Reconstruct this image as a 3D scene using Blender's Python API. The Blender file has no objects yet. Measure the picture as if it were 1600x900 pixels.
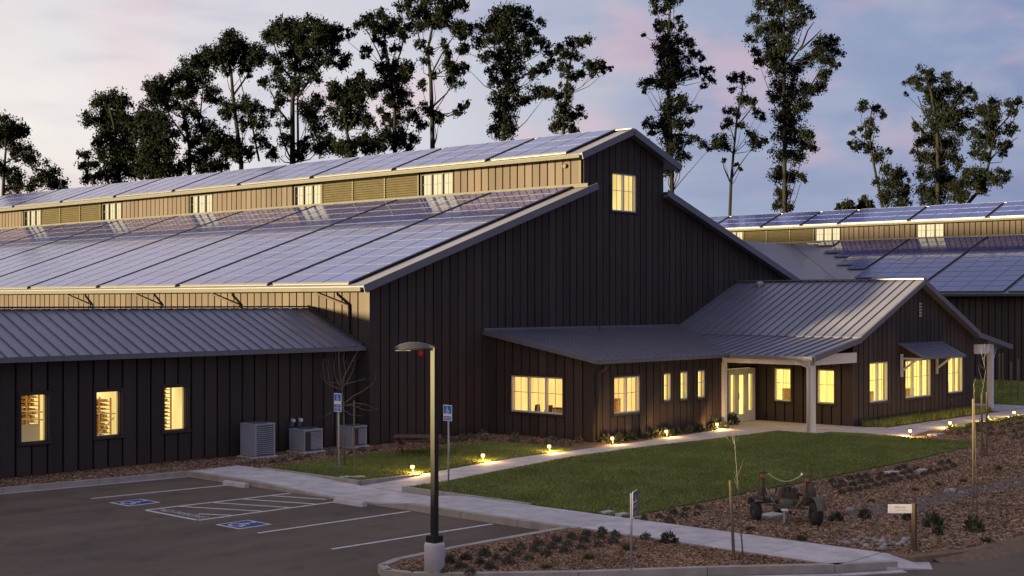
import bpy, math, random
import numpy as np
from mathutils import Vector, Matrix

random.seed(7)
RNG = np.random.default_rng(11)
SC = bpy.context.scene
COL = SC.collection
PI = math.pi

# ------------------------------------------------------------------ camera
CAM_H = 4.7
FPX, HZ = 2120.0, 472.0                     # focal length and horizon in photo pixels (1600 wide)
YAW = math.radians(42.5)
FW = Vector((math.cos(YAW), math.sin(YAW), 0))
RT = Vector((math.sin(YAW), -math.cos(YAW), 0))
cam_d = bpy.data.cameras.new("camera")
cam = bpy.data.objects.new("camera", cam_d)
COL.objects.link(cam)
cam.location = (0, 0, CAM_H)
cam.rotation_euler = (PI / 2, 0, -math.radians(47.5))
cam_d.sensor_width = 36.0
cam_d.lens = FPX / 1600 * 36
cam_d.shift_y = (HZ - 450) / 1600
cam_d.clip_end = 3000
SC.camera = cam


def ground_at(px, py, z=0.0):
    """point at height z seen at photo pixel (px, py); used only to measure where things stand"""
    r = FW + RT * ((px - 800) / FPX) + Vector((0, 0, (HZ - py) / FPX))
    t = (z - CAM_H) / r.z
    return Vector((r.x * t, r.y * t, z))


def depth_at(px, py, t):
    r = FW + RT * ((px - 800) / FPX) + Vector((0, 0, (HZ - py) / FPX))
    return Vector((0, 0, CAM_H)) + r * t


# ------------------------------------------------------------------ light
SUN_AZ, SUN_EL = math.radians(20), math.radians(2.25)      # low sun behind the left shoulder
sun_vec = Vector((-math.cos(SUN_AZ) * math.cos(SUN_EL), math.sin(SUN_AZ) * math.cos(SUN_EL), math.sin(SUN_EL)))
sd = bpy.data.lights.new("sun", "SUN")
sd.energy = 4.2
sd.angle = math.radians(2.4)
sd.color = (1.0, 0.79, 0.38)
so = bpy.data.objects.new("sun", sd)
COL.objects.link(so)
so.location = (-40, 30, 30)
so.rotation_euler = (-sun_vec).to_track_quat('-Z', 'Y').to_euler()
SC.view_settings.view_transform = 'Standard'
SC.view_settings.look = 'None'
SC.view_settings.gamma = 1
SC.view_settings.use_curve_mapping = False
SC.view_settings.exposure = 2.5
SC.cycles.use_denoising = True
SC.cycles.max_bounces = 6
SC.cycles.transparent_max_bounces = 12
SC.cycles.sample_clamp_indirect = 3.0

wd = bpy.data.worlds.new("World")
SC.world = wd
wd.use_nodes = True
W = wd.node_tree
for n in list(W.nodes):
    W.nodes.remove(n)


def wn(t, **k):
    n = W.nodes.new(t)
    for a, b in k.items():
        setattr(n, a, b)
    return n


def wl(a, b):
    W.links.new(a, b)


def wmath(op, a, b=None, c=None):
    n = wn("ShaderNodeMath", operation=op)
    for i, x in enumerate((a, b, c)):
        if x is None:
            continue
        if isinstance(x, (int, float)):
            n.inputs[i].default_value = x
        else:
            wl(x, n.inputs[i])
    return n.outputs[0]


def wramp(fac, stops, interp='LINEAR'):
    n = wn("ShaderNodeValToRGB")
    cr = n.color_ramp
    cr.interpolation = interp
    while len(cr.elements) < len(stops):
        cr.elements.new(0.5)
    for e, (p, c) in zip(cr.elements, stops):
        e.position = p
        e.color = (*c, 1) if len(c) == 3 else c
    wl(fac, n.inputs[0])
    return n.outputs[0]


def wmix(fac, a, b):
    n = wn("ShaderNodeMix", data_type='RGBA')
    for s, x in ((n.inputs[0], fac), (n.inputs[6], a), (n.inputs[7], b)):
        if isinstance(x, (int, float)):
            s.default_value = x
        elif isinstance(x, tuple):
            s.default_value = (*x, 1)
        else:
            wl(x, s)
    return n.outputs[2]


tc = wn("ShaderNodeTexCoord")
vdot = wn("ShaderNodeVectorMath", operation='DOT_PRODUCT')
wl(tc.outputs["Generated"], vdot.inputs[0])
vdot.inputs[1].default_value = RT
u01 = wmath('MULTIPLY_ADD', vdot.outputs["Value"], 0.5, 0.5)
sep = wn("ShaderNodeSeparateXYZ")
wl(tc.outputs["Generated"], sep.inputs[0])
el = wmath('MAXIMUM', sep.outputs[2], 0.0)
# twilight: cream west, lavender to blue east
low = wramp(u01, [(0.0, (1.0, 0.62, 0.38)), (0.20, (0.95, 0.66, 0.52)), (0.32, (0.80, 0.60, 0.58)), (0.40, (0.80, 0.74, 0.76)),
                  (0.48, (0.62, 0.66, 0.74)), (0.55, (0.35, 0.43, 0.60)), (0.67, (0.21, 0.27, 0.49)), (1.0, (0.16, 0.20, 0.40))])
mid = wramp(u01, [(0.0, (1.0, 0.82, 0.66)), (0.30, (0.95, 0.89, 0.82)), (0.38, (0.86, 0.82, 0.83)), (0.46, (0.68, 0.69, 0.76)),
                  (0.55, (0.38, 0.44, 0.60)), (0.66, (0.235, 0.30, 0.51)), (1.0, (0.17, 0.22, 0.42))])
top = wramp(u01, [(0.0, (0.66, 0.60, 0.62)), (0.33, (0.69, 0.64, 0.70)), (0.46, (0.60, 0.61, 0.72)), (0.55, (0.35, 0.40, 0.56)), (0.67, (0.225, 0.285, 0.48)), (1.0, (0.18, 0.23, 0.42))])
grad = wmix(wramp(el, [(0.02, (0, 0, 0)), (0.13, (1, 1, 1))], 'EASE'), low, mid)
grad = wmix(wramp(el, [(0.12, (0, 0, 0)), (0.27, (1, 1, 1))], 'EASE'), grad, top)
# thin cloud: streaks brushed across the sky
mp = wn("ShaderNodeMapping")
mp.inputs["Scale"].default_value = (3.2, 3.2, 9.0)
mp.inputs["Rotation"].default_value = (0.22, 0.15, 0.5)
wl(tc.outputs["Generated"], mp.inputs[0])
nz = wn("ShaderNodeTexNoise")
nz.inputs["Scale"].default_value = 2.2
nz.inputs["Detail"].default_value = 6
nz.inputs["Roughness"].default_value = 0.55
nz.inputs["Distortion"].default_value = 0.6
wl(mp.outputs[0], nz.inputs["Vector"])
streak = wramp(nz.outputs["Fac"], [(0.42, (0, 0, 0)), (0.66, (1, 1, 1))], 'EASE')
mp2 = wn("ShaderNodeMapping")
mp2.inputs["Scale"].default_value = (4.2, 4.2, 8.0)
mp2.inputs["Location"].default_value = (3.1, 1.7, 0.4)
mp2.inputs["Rotation"].default_value = (-0.2, 0.3, 0.2)
wl(tc.outputs["Generated"], mp2.inputs[0])
nz2 = wn("ShaderNodeTexNoise")
nz2.inputs["Scale"].default_value = 2.1
nz2.inputs["Detail"].default_value = 3
wl(mp2.outputs[0], nz2.inputs["Vector"])
pinkm = wramp(nz2.outputs["Fac"], [(0.50, (0, 0, 0)), (0.66, (1, 1, 1))], 'EASE')
cloudc = wmix(0.4, grad, wramp(u01, [(0.3, (0.86, 0.80, 0.82)), (0.55, (0.50, 0.50, 0.60))]))
sky1 = wmix(wmath('MULTIPLY', streak, 0.95), grad, cloudc)
pinkc = wmix(0.55, grad, (0.95, 0.50, 0.54))
pf = wmath('MULTIPLY', pinkm, wramp(el, [(0.0, (0.55, 0.55, 0.55)), (0.2, (0.75, 0.75, 0.75)), (0.6, (0.2, 0.2, 0.2))]))
sky2 = wmix(wmath('MULTIPLY', pf, wmath('MULTIPLY', wramp(u01, [(0.36, (.5, .5, .5)), (0.5, (1, 1, 1))]), 0.78)), sky1, pinkc)
# grey-lavender undersides
mp3 = wn("ShaderNodeMapping")
mp3.inputs["Scale"].default_value = (2.6, 2.6, 12.0)
mp3.inputs["Location"].default_value = (0.3, 5.0, 2.0)
wl(tc.outputs["Generated"], mp3.inputs[0])
nz3 = wn("ShaderNodeTexNoise")
nz3.inputs["Scale"].default_value = 2.4
nz3.inputs["Detail"].default_value = 5
wl(mp3.outputs[0], nz3.inputs["Vector"])
dk = wramp(nz3.outputs["Fac"], [(0.46, (0, 0, 0)), (0.7, (1, 1, 1))], 'EASE')
dark = wn("ShaderNodeMix", data_type='RGBA', blend_type='MULTIPLY')
dark.inputs[0].default_value = 1.0
wl(sky2, dark.inputs[6])
dark.inputs[7].default_value = (0.84, 0.84, 0.92, 1)
sky3 = wmix(wmath('MULTIPLY', dk, 1.0), sky2, dark.outputs[2])
nish = wn("ShaderNodeTexSky", sky_type='NISHITA')
nish.sun_disc = False
nish.sun_elevation = SUN_EL
nish.sun_rotation = math.atan2(sun_vec.x, sun_vec.y)
bg1 = wn("ShaderNodeBackground")
wl(nish.outputs[0], bg1.inputs[0])
bg1.inputs[1].default_value = 0.004
bg2 = wn("ShaderNodeBackground")
wl(sky3, bg2.inputs[0])
bg2.inputs[1].default_value = 0.172
ad = wn("ShaderNodeAddShader")
wl(bg1.outputs[0], ad.inputs[0])
wl(bg2.outputs[0], ad.inputs[1])
wo = wn("ShaderNodeOutputWorld")
wl(ad.outputs[0], wo.inputs[0])

# ------------------------------------------------------------------ materials
MATS = {}


def mat(name, col, rough=0.6, metal=0.0, var=0.15, vscale=3.0, bump=0.0, bscale=40.0, spec=0.5, coat=0.0, stretch=None, island=0.0, col2=None,
        emit=None, estr=0.0, oinfo=0.0):
    m = bpy.data.materials.new(name)
    m.use_nodes = True
    nt = m.node_tree
    b = nt.nodes["Principled BSDF"]
    b.inputs["Roughness"].default_value = rough
    b.inputs["Metallic"].default_value = metal
    b.inputs["Specular IOR Level"].default_value = spec
    b.inputs["Coat Weight"].default_value = coat
    b.inputs["Coat Roughness"].default_value = 0.05
    t = nt.nodes.new("ShaderNodeTexCoord")
    mpn = nt.nodes.new("ShaderNodeMapping")
    nt.links.new(t.outputs["Object"], mpn.inputs[0])
    if stretch:
        mpn.inputs["Scale"].default_value = stretch
    n = nt.nodes.new("ShaderNodeTexNoise")
    n.inputs["Scale"].default_value = vscale
    n.inputs["Detail"].default_value = 6
    n.inputs["Roughness"].default_value = 0.65
    nt.links.new(mpn.outputs[0], n.inputs["Vector"])
    r = nt.nodes.new("ShaderNodeValToRGB")
    c2 = col2 if col2 else tuple(c * (1 - var) for c in col)
    c1 = col if col2 else tuple(min(1, c * (1 + var)) for c in col)
    r.color_ramp.elements[0].position = 0.3
    r.color_ramp.elements[1].position = 0.7
    r.color_ramp.elements[0].color = (*c2, 1)
    r.color_ramp.elements[1].color = (*c1, 1)
    nt.links.new(n.outputs["Fac"], r.inputs[0])
    out = r.outputs[0]
    if island or oinfo:
        if island:
            g = nt.nodes.new("ShaderNodeNewGeometry")
            src, amt = g.outputs["Random Per Island"], island
        else:
            g = nt.nodes.new("ShaderNodeObjectInfo")
            src, amt = g.outputs["Random"], oinfo
        mr = nt.nodes.new("ShaderNodeMapRange")
        mr.inputs[3].default_value = 1 - amt
        mr.inputs[4].default_value = 1 + amt
        nt.links.new(src, mr.inputs[0])
        hv = nt.nodes.new("ShaderNodeHueSaturation")
        nt.links.new(mr.outputs[0], hv.inputs["Value"])
        nt.links.new(out, hv.inputs["Color"])
        out = hv.outputs[0]
    nt.links.new(out, b.inputs["Base Color"])
    if bump:
        n2 = nt.nodes.new("ShaderNodeTexNoise")
        n2.inputs["Scale"].default_value = bscale
        n2.inputs["Detail"].default_value = 4
        nt.links.new(mpn.outputs[0], n2.inputs["Vector"])
        bp = nt.nodes.new("ShaderNodeBump")
        bp.inputs["Strength"].default_value = bump
        bp.inputs["Distance"].default_value = 0.02
        nt.links.new(n2.outputs["Fac"], bp.inputs["Height"])
        nt.links.new(bp.outputs[0], b.inputs["Normal"])
    if emit:
        b.inputs["Emission Color"].default_value = (*emit, 1)
        b.inputs["Emission Strength"].default_value = estr
    MATS[name] = m
    return m


def emis(name, col, s, var=0.0, bands=None):
    m = bpy.data.materials.new(name)
    m.use_nodes = True
    nt = m.node_tree
    nt.nodes.remove(nt.nodes["Principled BSDF"])
    e = nt.nodes.new("ShaderNodeEmission")
    e.inputs[1].default_value = s
    e.inputs[0].default_value = (*col, 1)
    if bands:
        t = nt.nodes.new("ShaderNodeTexCoord")
        mpn = nt.nodes.new("ShaderNodeMapping")
        mpn.inputs["Scale"].default_value = (bands, bands, 0.35)
        nt.links.new(t.outputs["Object"], mpn.inputs[0])
        n = nt.nodes.new("ShaderNodeTexNoise")
        n.inputs["Scale"].default_value = 1.0
        n.inputs["Detail"].default_value = 3
        nt.links.new(mpn.outputs[0], n.inputs["Vector"])
        r = nt.nodes.new("ShaderNodeValToRGB")
        r.color_ramp.elements[0].position = 0.36
        r.color_ramp.elements[1].position = 0.62
        r.color_ramp.elements[0].color = (*[c * (1 - var) for c in col[:2]], col[2] * (1 - 1.5 * var), 1)
        r.color_ramp.elements[1].color = (*[c * (1 + var * .4) for c in col], 1)
        nt.links.new(n.outputs["Fac"], r.inputs[0])
        nt.links.new(r.outputs[0], e.inputs[0])
    nt.links.new(e.outputs[0], nt.nodes["Material Output"].inputs[0])
    MATS[name] = m
    return m


M_wall = mat("brown_board_paint", (0.047, 0.034, 0.0335), 0.7, var=0.14, vscale=1.2, stretch=(1, 1, 0.25), bump=0.15, bscale=60, oinfo=0.17, spec=0.25)
M_core = mat("wall_core", (0.016, 0.011, 0.012), 0.9, spec=0.1)
M_trim = mat("dark_trim_paint", (0.038, 0.029, 0.029), 0.6, spec=0.3)
M_louv = mat("louver_paint", (0.06, 0.05, 0.034), 0.6, spec=0.3)
M_roof = mat("grey_metal_roof", (0.18, 0.176, 0.235), 0.45, metal=0.35, var=0.10, vscale=0.7, oinfo=0.05)
M_fascia = mat("grey_metal_trim", (0.15, 0.145, 0.175), 0.45, metal=0.3, var=0.08)
M_pale = mat("pale_metal_flashing", (0.036, 0.033, 0.032), 0.7, metal=0.0)
M_white = mat("white_window_paint", (0.62, 0.58, 0.56), 0.5, var=0.05)
M_post = mat("white_post_paint", (0.64, 0.60, 0.61), 0.55, var=0.06)
M_conc = mat("pale_concrete", (0.50, 0.45, 0.455), 0.9, var=0.22, vscale=1.6, bump=0.25, bscale=50, spec=0.2, oinfo=0.05)
M_curb = mat("curb_concrete", (0.36, 0.31, 0.27), 0.9, var=0.2, vscale=2.5, bump=0.25, bscale=40, spec=0.2, oinfo=0.06)
M_asph = mat("asphalt", (0.16, 0.116, 0.088), 0.92, var=0.0, vscale=0.35, bump=0.5, bscale=90, spec=0.25, col2=(0.098, 0.074, 0.062), stretch=(0.55, 1.0, 1))
def worn(m, scale, lo, hi, amount, stretch=(1, 1, 1)):
    """darker, irregular worn patches multiplied into the base colour"""
    nt = m.node_tree
    b = nt.nodes["Principled BSDF"]
    src = b.inputs["Base Color"].links[0].from_socket
    t = nt.nodes.new("ShaderNodeTexCoord")
    mpn = nt.nodes.new("ShaderNodeMapping")
    mpn.inputs["Scale"].default_value = stretch
    n = nt.nodes.new("ShaderNodeTexNoise")
    n.inputs["Scale"].default_value = scale
    n.inputs["Detail"].default_value = 5
    r = nt.nodes.new("ShaderNodeValToRGB")
    r.color_ramp.elements[0].position = lo
    r.color_ramp.elements[1].position = hi
    r.color_ramp.elements[0].color = (1, 1, 1, 1)
    r.color_ramp.elements[1].color = (amount, amount, amount, 1)
    mx = nt.nodes.new("ShaderNodeMix")
    mx.data_type = 'RGBA'
    mx.blend_type = 'MULTIPLY'
    mx.inputs[0].default_value = 1
    nt.links.new(t.outputs["Object"], mpn.inputs[0])
    nt.links.new(mpn.outputs[0], n.inputs["Vector"])
    nt.links.new(n.outputs["Fac"], r.inputs[0])
    nt.links.new(src, mx.inputs[6])
    nt.links.new(r.outputs[0], mx.inputs[7])
    nt.links.new(mx.outputs[2], b.inputs["Base Color"])


worn(M_asph, 1.3, .56, .72, .72)
worn(M_asph, .5, .45, .6, .86, (.25, 1.6, 1))
worn(M_asph, 60, .55, .75, .7)
worn(M_conc, 2.6, .55, .75, .80)
M_line = mat("white_road_paint", (0.55, 0.52, 0.51), 0.8, var=0.22, vscale=9, spec=0.2)
worn(M_line, 14, .55, .68, .55)
M_blue = mat("blue_road_paint", (0.035, 0.055, 0.22), 0.8, var=0.3, vscale=9, spec=0.2)
M_mulch = mat("wood_mulch", (0.25, 0.17, 0.11), 0.95, vscale=7, bump=1.0, bscale=26, spec=0.1, col2=(0.15, 0.095, 0.068))
M_chip = mat("bark_chip", (0.31, 0.195, 0.13), 0.95, var=0.3, vscale=1, spec=0.1, island=0.5)
M_dirt = mat("dry_earth", (0.13, 0.095, 0.065), 0.95, var=0.3, vscale=0.5, spec=0.1)
M_lawn = mat("lawn_turf", (0.11, 0.125, 0.032), 0.95, vscale=1.2, bump=0.5, bscale=60, spec=0.1, col2=(0.075, 0.092, 0.023))
M_blade = mat("grass_blade", (0.205, 0.225, 0.062), 0.8, var=0.32, vscale=0.45, spec=0.15, island=0.28, stretch=(1, 1, 0.1))
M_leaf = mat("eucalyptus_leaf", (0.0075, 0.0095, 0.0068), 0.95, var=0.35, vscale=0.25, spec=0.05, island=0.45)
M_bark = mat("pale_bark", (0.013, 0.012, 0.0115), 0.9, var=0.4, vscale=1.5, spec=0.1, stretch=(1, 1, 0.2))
M_shrub = mat("shrub_leaf", (0.12, 0.105, 0.08), 0.85, var=0.3, vscale=6, spec=0.15, island=0.4)
M_dry = mat("dry_grass_leaf", (0.13, 0.11, 0.04), 0.85, var=0.3, vscale=6, spec=0.15, island=0.4)
M_green = mat("green_leaf", (0.062, 0.070, 0.040), 0.8, var=0.3, vscale=5, spec=0.2, island=0.4)
M_twig = mat("twig_bark", (0.17, 0.14, 0.12), 0.85, var=0.25, vscale=8)
M_stake = mat("weathered_stake", (0.15, 0.11, 0.07), 0.85, var=0.3, vscale=12, stretch=(1, 1, 0.1))
M_galv = mat("galvanised_steel", (0.40, 0.38, 0.39), 0.5, metal=0.4, var=0.12)
M_bronze = mat("bronze_pole_paint", (0.017, 0.014, 0.011), 0.5, metal=0.2, var=0.08)
M_ac = mat("grey_unit_paint", (0.30, 0.30, 0.36), 0.5, var=0.08)
M_acd = mat("dark_grille", (0.07, 0.08, 0.12), 0.6)
M_red = mat("red_cap_paint", (0.28, 0.05, 0.035), 0.6, var=0.25, vscale=15)
M_table = mat("redwood_stain", (0.10, 0.045, 0.035), 0.75, var=0.25, vscale=6)
M_rust = mat("rusted_iron", (0.085, 0.058, 0.042), 0.8, var=0.45, vscale=9, bump=0.3, bscale=30)
M_olive = mat("faded_tank_paint", (0.10, 0.08, 0.058), 0.65, var=0.35, vscale=10)
M_rubber = mat("cracked_rubber", (0.022, 0.020, 0.021), 0.85, var=0.3, vscale=12, bump=0.3, bscale=30)
M_rope = mat("pale_rope", (0.35, 0.33, 0.20), 0.85, var=0.25, vscale=30)
M_signw = mat("white_sign_face", (0.75, 0.70, 0.69), 0.5, var=0.03)
M_signb = mat("blue_sign_face", (0.020, 0.13, 0.48), 0.4, var=0.06)
M_navy = mat("navy_sign_face", (0.030, 0.035, 0.22), 0.5, var=0.1)
M_grey = mat("faint_grey_print", (0.38, 0.35, 0.35), 0.6)
M_stone = mat("river_stone", (0.30, 0.27, 0.26), 0.8, var=0.25, vscale=5, oinfo=0.35, bump=0.2)
M_gravel = mat("creek_gravel", (0.15, 0.115, 0.105), 0.85, var=0.3, vscale=5, island=0.5)
M_postb = mat("brown_sign_post", (0.10, 0.055, 0.03), 0.7, var=0.25, vscale=8, stretch=(1, 1, .1))
M_black = mat("black_metal", (0.015, 0.014, 0.014), 0.5)
M_dkfur = mat("dark_upholstery", (0.03, 0.025, 0.02), 0.7)
M_wood = mat("oak_rack", (0.60, 0.36, 0.15), 0.6, var=0.3, vscale=7)
M_frame = mat("aluminium_rim", (0.13, 0.13, 0.15), 0.4, metal=0.5, var=0.04)
M_valve = mat("pale_plastic_lid", (0.45, 0.42, 0.40), 0.6)
M_meter = mat("meter_glass", (0.55, 0.56, 0.60), 0.3)

# solar glass: dark blue cells with fine lines under glossy glass
M_pv = bpy.data.materials.new("solar_glass")
M_pv.use_nodes = True
nt = M_pv.node_tree
b = nt.nodes["Principled BSDF"]
b.inputs["Roughness"].default_value = 0.15
b.inputs["Specular IOR Level"].default_value = 0.6
b.inputs["Coat Weight"].default_value = 0.35
b.inputs["Coat Roughness"].default_value = 0.06
t = nt.nodes.new("ShaderNodeTexCoord")
br = nt.nodes.new("ShaderNodeTexBrick")
br.offset = 0
br.inputs["Scale"].default_value = 1.0
br.inputs["Brick Width"].default_value = 0.17
br.inputs["Row Height"].default_value = 0.17
br.inputs["Mortar Size"].default_value = 0.006
br.inputs["Color1"].default_value = (0.018, 0.030, 0.170, 1)
br.inputs["Color2"].default_value = (0.022, 0.034, 0.195, 1)
br.inputs["Mortar"].default_value = (0.026, 0.036, 0.18, 1)
nt.links.new(t.outputs["Object"], br.inputs["Vector"])
oi = nt.nodes.new("ShaderNodeObjectInfo")
mr = nt.nodes.new("ShaderNodeMapRange")
mr.inputs[3].default_value = 0.8
mr.inputs[4].default_value = 1.2
nt.links.new(oi.outputs["Random"], mr.inputs[0])
hv = nt.nodes.new("ShaderNodeHueSaturation")
nt.links.new(mr.outputs[0], hv.inputs["Value"])
nt.links.new(br.outputs["Color"], hv.inputs["Color"])
nt.links.new(hv.outputs[0], b.inputs["Base Color"])

# window pane: clear, with a real reflection
M_pane = bpy.data.materials.new("window_glass")
M_pane.use_nodes = True
nt = M_pane.node_tree
nt.nodes.remove(nt.nodes["Principled BSDF"])
tr = nt.nodes.new("ShaderNodeBsdfTransparent")
tr.inputs[0].default_value = (0.96, 0.96, 0.95, 1)
gl = nt.nodes.new("ShaderNodeBsdfGlossy")
gl.inputs["Roughness"].default_value = 0.03
fr = nt.nodes.new("ShaderNodeFresnel")
fr.inputs[0].default_value = 1.45
mx = nt.nodes.new("ShaderNodeMixShader")
gm = nt.nodes.new("ShaderNodeNewGeometry")
inv = nt.nodes.new("ShaderNodeMath")
inv.operation = 'SUBTRACT'
inv.inputs[0].default_value = 1.0
nt.links.new(gm.outputs["Backfacing"], inv.inputs[1])
mu = nt.nodes.new("ShaderNodeMath")
mu.operation = 'MULTIPLY'
nt.links.new(inv.outputs[0], mu.inputs[0])
nt.links.new(fr.outputs[0], mu.inputs[1])
nt.links.new(mu.outputs[0], mx.inputs[0])
nt.links.new(tr.outputs[0], mx.inputs[1])
nt.links.new(gl.outputs[0], mx.inputs[2])
nt.links.new(mx.outputs[0], nt.nodes["Material Output"].inputs[0])

E_room = emis("lit_room_yellow", (1.0, 0.73, 0.20), 0.34, var=0.30, bands=2.2)  # room walls glow themselves, uneven brightness put into the colour; no lamps inside
E_warm = emis("lit_room_amber", (1.0, 0.60, 0.19), 0.27, var=0.28, bands=1.6)
E_pale = emis("lit_room_pale", (1.0, 0.84, 0.52), 0.20, var=0.12, bands=0.8)
E_gold = emis("lit_room_gold", (1.0, 0.74, 0.28), 0.23, var=0.30, bands=1.5)
E_lamp = emis("lamp_globe", (1.0, 0.62, 0.17), 1.0)
E_red = emis("red_indicator", (0.5, 0.03, 0.04), 0.06)


# ------------------------------------------------------------------ mesh helpers
class MB:
    def __init__(self):
        self.v, self.f, self.mi = [], [], []

    def add(self, vs, fs, mi=0):
        o = len(self.v)
        self.v += [tuple(p) for p in vs]
        self.f += [tuple(i + o for i in q) for q in fs]
        self.mi += [mi] * len(fs)
        return self

    def box(self, x0, y0, z0, x1, y1, z1, mi=0):
        vs = [(x0, y0, z0), (x1, y0, z0), (x1, y1, z0), (x0, y1, z0), (x0, y0, z1), (x1, y0, z1), (x1, y1, z1), (x0, y1, z1)]
        return self.add(vs, [(0, 3, 2, 1), (4, 5, 6, 7), (0, 1, 5, 4), (1, 2, 6, 5), (2, 3, 7, 6), (3, 0, 4, 7)], mi)

    def obox(self, c, ax, ay, az, mi=0):
        """centre c, half-axis vectors"""
        c, ax, ay, az = map(Vector, (c, ax, ay, az))
        vs = [c + ax * i + ay * j + az * k for k in (-1, 1) for j in (-1, 1) for i in (-1, 1)]
        return self.add(vs, [(0, 2, 3, 1), (4, 5, 7, 6), (0, 1, 5, 4), (1, 3, 7, 5), (3, 2, 6, 7), (2, 0, 4, 6)], mi)

    def beam(self, p0, p1, w, h, up=(0, 0, 1), mi=0):
        p0, p1, up = Vector(p0), Vector(p1), Vector(up)
        d = (p1 - p0)
        s = d.cross(up).normalized()
        u = s.cross(d).normalized()
        return self.obox((p0 + p1) / 2, d / 2, s * w / 2, u * h / 2, mi)

    def tube(self, pts, rs, n=8, caps=True, mi=0):
        pts = [Vector(p) for p in pts]
        if not hasattr(rs, '__len__'):
            rs = [rs] * len(pts)
        o = len(self.v)
        prev = None
        for i, p in enumerate(pts):
            d = (pts[min(i + 1, len(pts) - 1)] - pts[max(i - 1, 0)]).normalized()
            if prev is None:
                a = d.orthogonal().normalized()
            else:
                a = (prev - d * prev.dot(d))
                a = a.normalized() if a.length > 1e-6 else d.orthogonal().normalized()
            prev = a
            bb = d.cross(a)
            for k in range(n):
                an = 2 * PI * k / n
                self.v.append(tuple(p + (a * math.cos(an) + bb * math.sin(an)) * rs[i]))
        for i in range(len(pts) - 1):
            for k in range(n):
                k2 = (k + 1) % n
                self.f.append((o + i * n + k, o + i * n + k2, o + (i + 1) * n + k2, o + (i + 1) * n + k))
                self.mi.append(mi)
        if caps:
            self.f.append(tuple(o + k for k in reversed(range(n))))
            self.f.append(tuple(o + (len(pts) - 1) * n + k for k in range(n)))
            self.mi += [mi, mi]
        return self

    def prism(self, poly, z0, z1, mi=0):
        n = len(poly)
        area = sum(poly[i][0] * poly[(i + 1) % n][1] - poly[(i + 1) % n][0] * poly[i][1] for i in range(n))
        if area < 0:
            poly = poly[::-1]
        vs = [(p[0], p[1], z0) for p in poly] + [(p[0], p[1], z1) for p in poly]
        fs = [tuple(reversed(range(n))), tuple(range(n, 2 * n))] + [(i, (i + 1) % n, n + (i + 1) % n, n + i) for i in range(n)]
        return self.add(vs, fs, mi)

    def lathe(self, prof, c=(0, 0, 0), n=16, axis='Z', mi=0):
        o = len(self.v)
        c = Vector(c)
        for r, h in prof:
            for k in range(n):
                a = 2 * PI * k / n
                x, y = r * math.cos(a), r * math.sin(a)
                p = {'Z': (x, y, h), 'X': (h, x, y), 'Y': (x, h, y)}[axis]
                self.v.append(tuple(c + Vector(p)))
        for i in range(len(prof) - 1):
            for k in range(n):
                k2 = (k + 1) % n
                q = (o + i * n + k, o + i * n + k2, o + (i + 1) * n + k2, o + (i + 1) * n + k)
                self.f.append(q if axis != 'Y' else q[::-1])
                self.mi.append(mi)
        return self

    def mesh(self, name, mats, smooth=False, off=(0, 0, 0)):
        me = bpy.data.meshes.new(name)
        ox, oy, oz = off
        me.from_pydata([(a - ox, b_ - oy, c - oz) for a, b_, c in self.v], [], self.f)
        mats = mats if isinstance(mats, (list, tuple)) else [mats]
        for m in mats:
            me.materials.append(m)
        if len(mats) > 1:
            me.polygons.foreach_set("material_index", self.mi)
        if smooth:
            me.polygons.foreach_set("use_smooth", [True] * len(me.polygons))
        me.update()
        return me


def wloc(o):
    p = Vector((0, 0, 0))
    while o is not None:
        p = p + o.location
        o = o.parent
    return p


def put(name, mb, m, parent=None, smooth=False, kind=None, label=None, cat=None, group=None, at=None):
    """link a mesh built in world coordinates as one object; origin at 'at' or at its parent's origin"""
    base = wloc(parent) if parent else Vector((0, 0, 0))
    off = Vector(at) if at is not None else base
    me = mb.mesh(name, m, smooth, off)
    o = bpy.data.objects.new(name, me)
    COL.objects.link(o)
    o.location = off - base
    if parent:
        o.parent = parent
    return tag(o, label, cat, group, kind)


def tag(o, label=None, cat=None, group=None, kind=None):
    if label:
        o["label"] = label
    if cat:
        o["category"] = cat
    if group:
        o["group"] = group
    if kind:
        o["kind"] = kind
    return o


def empty(name, loc, label=None, cat=None, group=None, kind=None, parent=None):
    o = bpy.data.objects.new(name, None)
    COL.objects.link(o)
    o.location = loc
    o.empty_display_size = 0.2
    if parent:
        o.parent = parent
        o.location = Vector(loc) - wloc(parent)
    return tag(o, label, cat, group, kind)


def copy_tree(o, parent=None):
    c = o.copy()
    COL.objects.link(c)
    c.parent = parent
    for ch in list(o.children):
        copy_tree(ch, c)
    return c


def linked(name, me, parent, loc, mtx=None):
    o = bpy.data.objects.new(name, me)
    COL.objects.link(o)
    o.parent = parent
    if mtx is not None:
        o.matrix_local = mtx
    o.location = Vector(loc) - (wloc(parent) if parent else Vector())
    return o


# ---- walls of upright boards over a dark core
def P3(axis, u, d, z, c):
    return (c + d, u, z) if axis == 'X' else (u, c + d, z)


def cell(mb, axis, c, u0, u1, d0, d1, z0, za, zb):
    pts = []
    for d in (d0, d1):
        pts += [P3(axis, u0, d, z0, c), P3(axis, u1, d, z0, c), P3(axis, u1, d, zb, c), P3(axis, u0, d, za, c)]
    fs = [(0, 1, 2, 3), (7, 6, 5, 4), (4, 5, 1, 0), (5, 6, 2, 1), (6, 7, 3, 2), (7, 4, 0, 3)]
    if axis == 'X':
        fs = [tuple(reversed(q)) for q in fs]
    mb.add(pts, fs)


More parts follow.
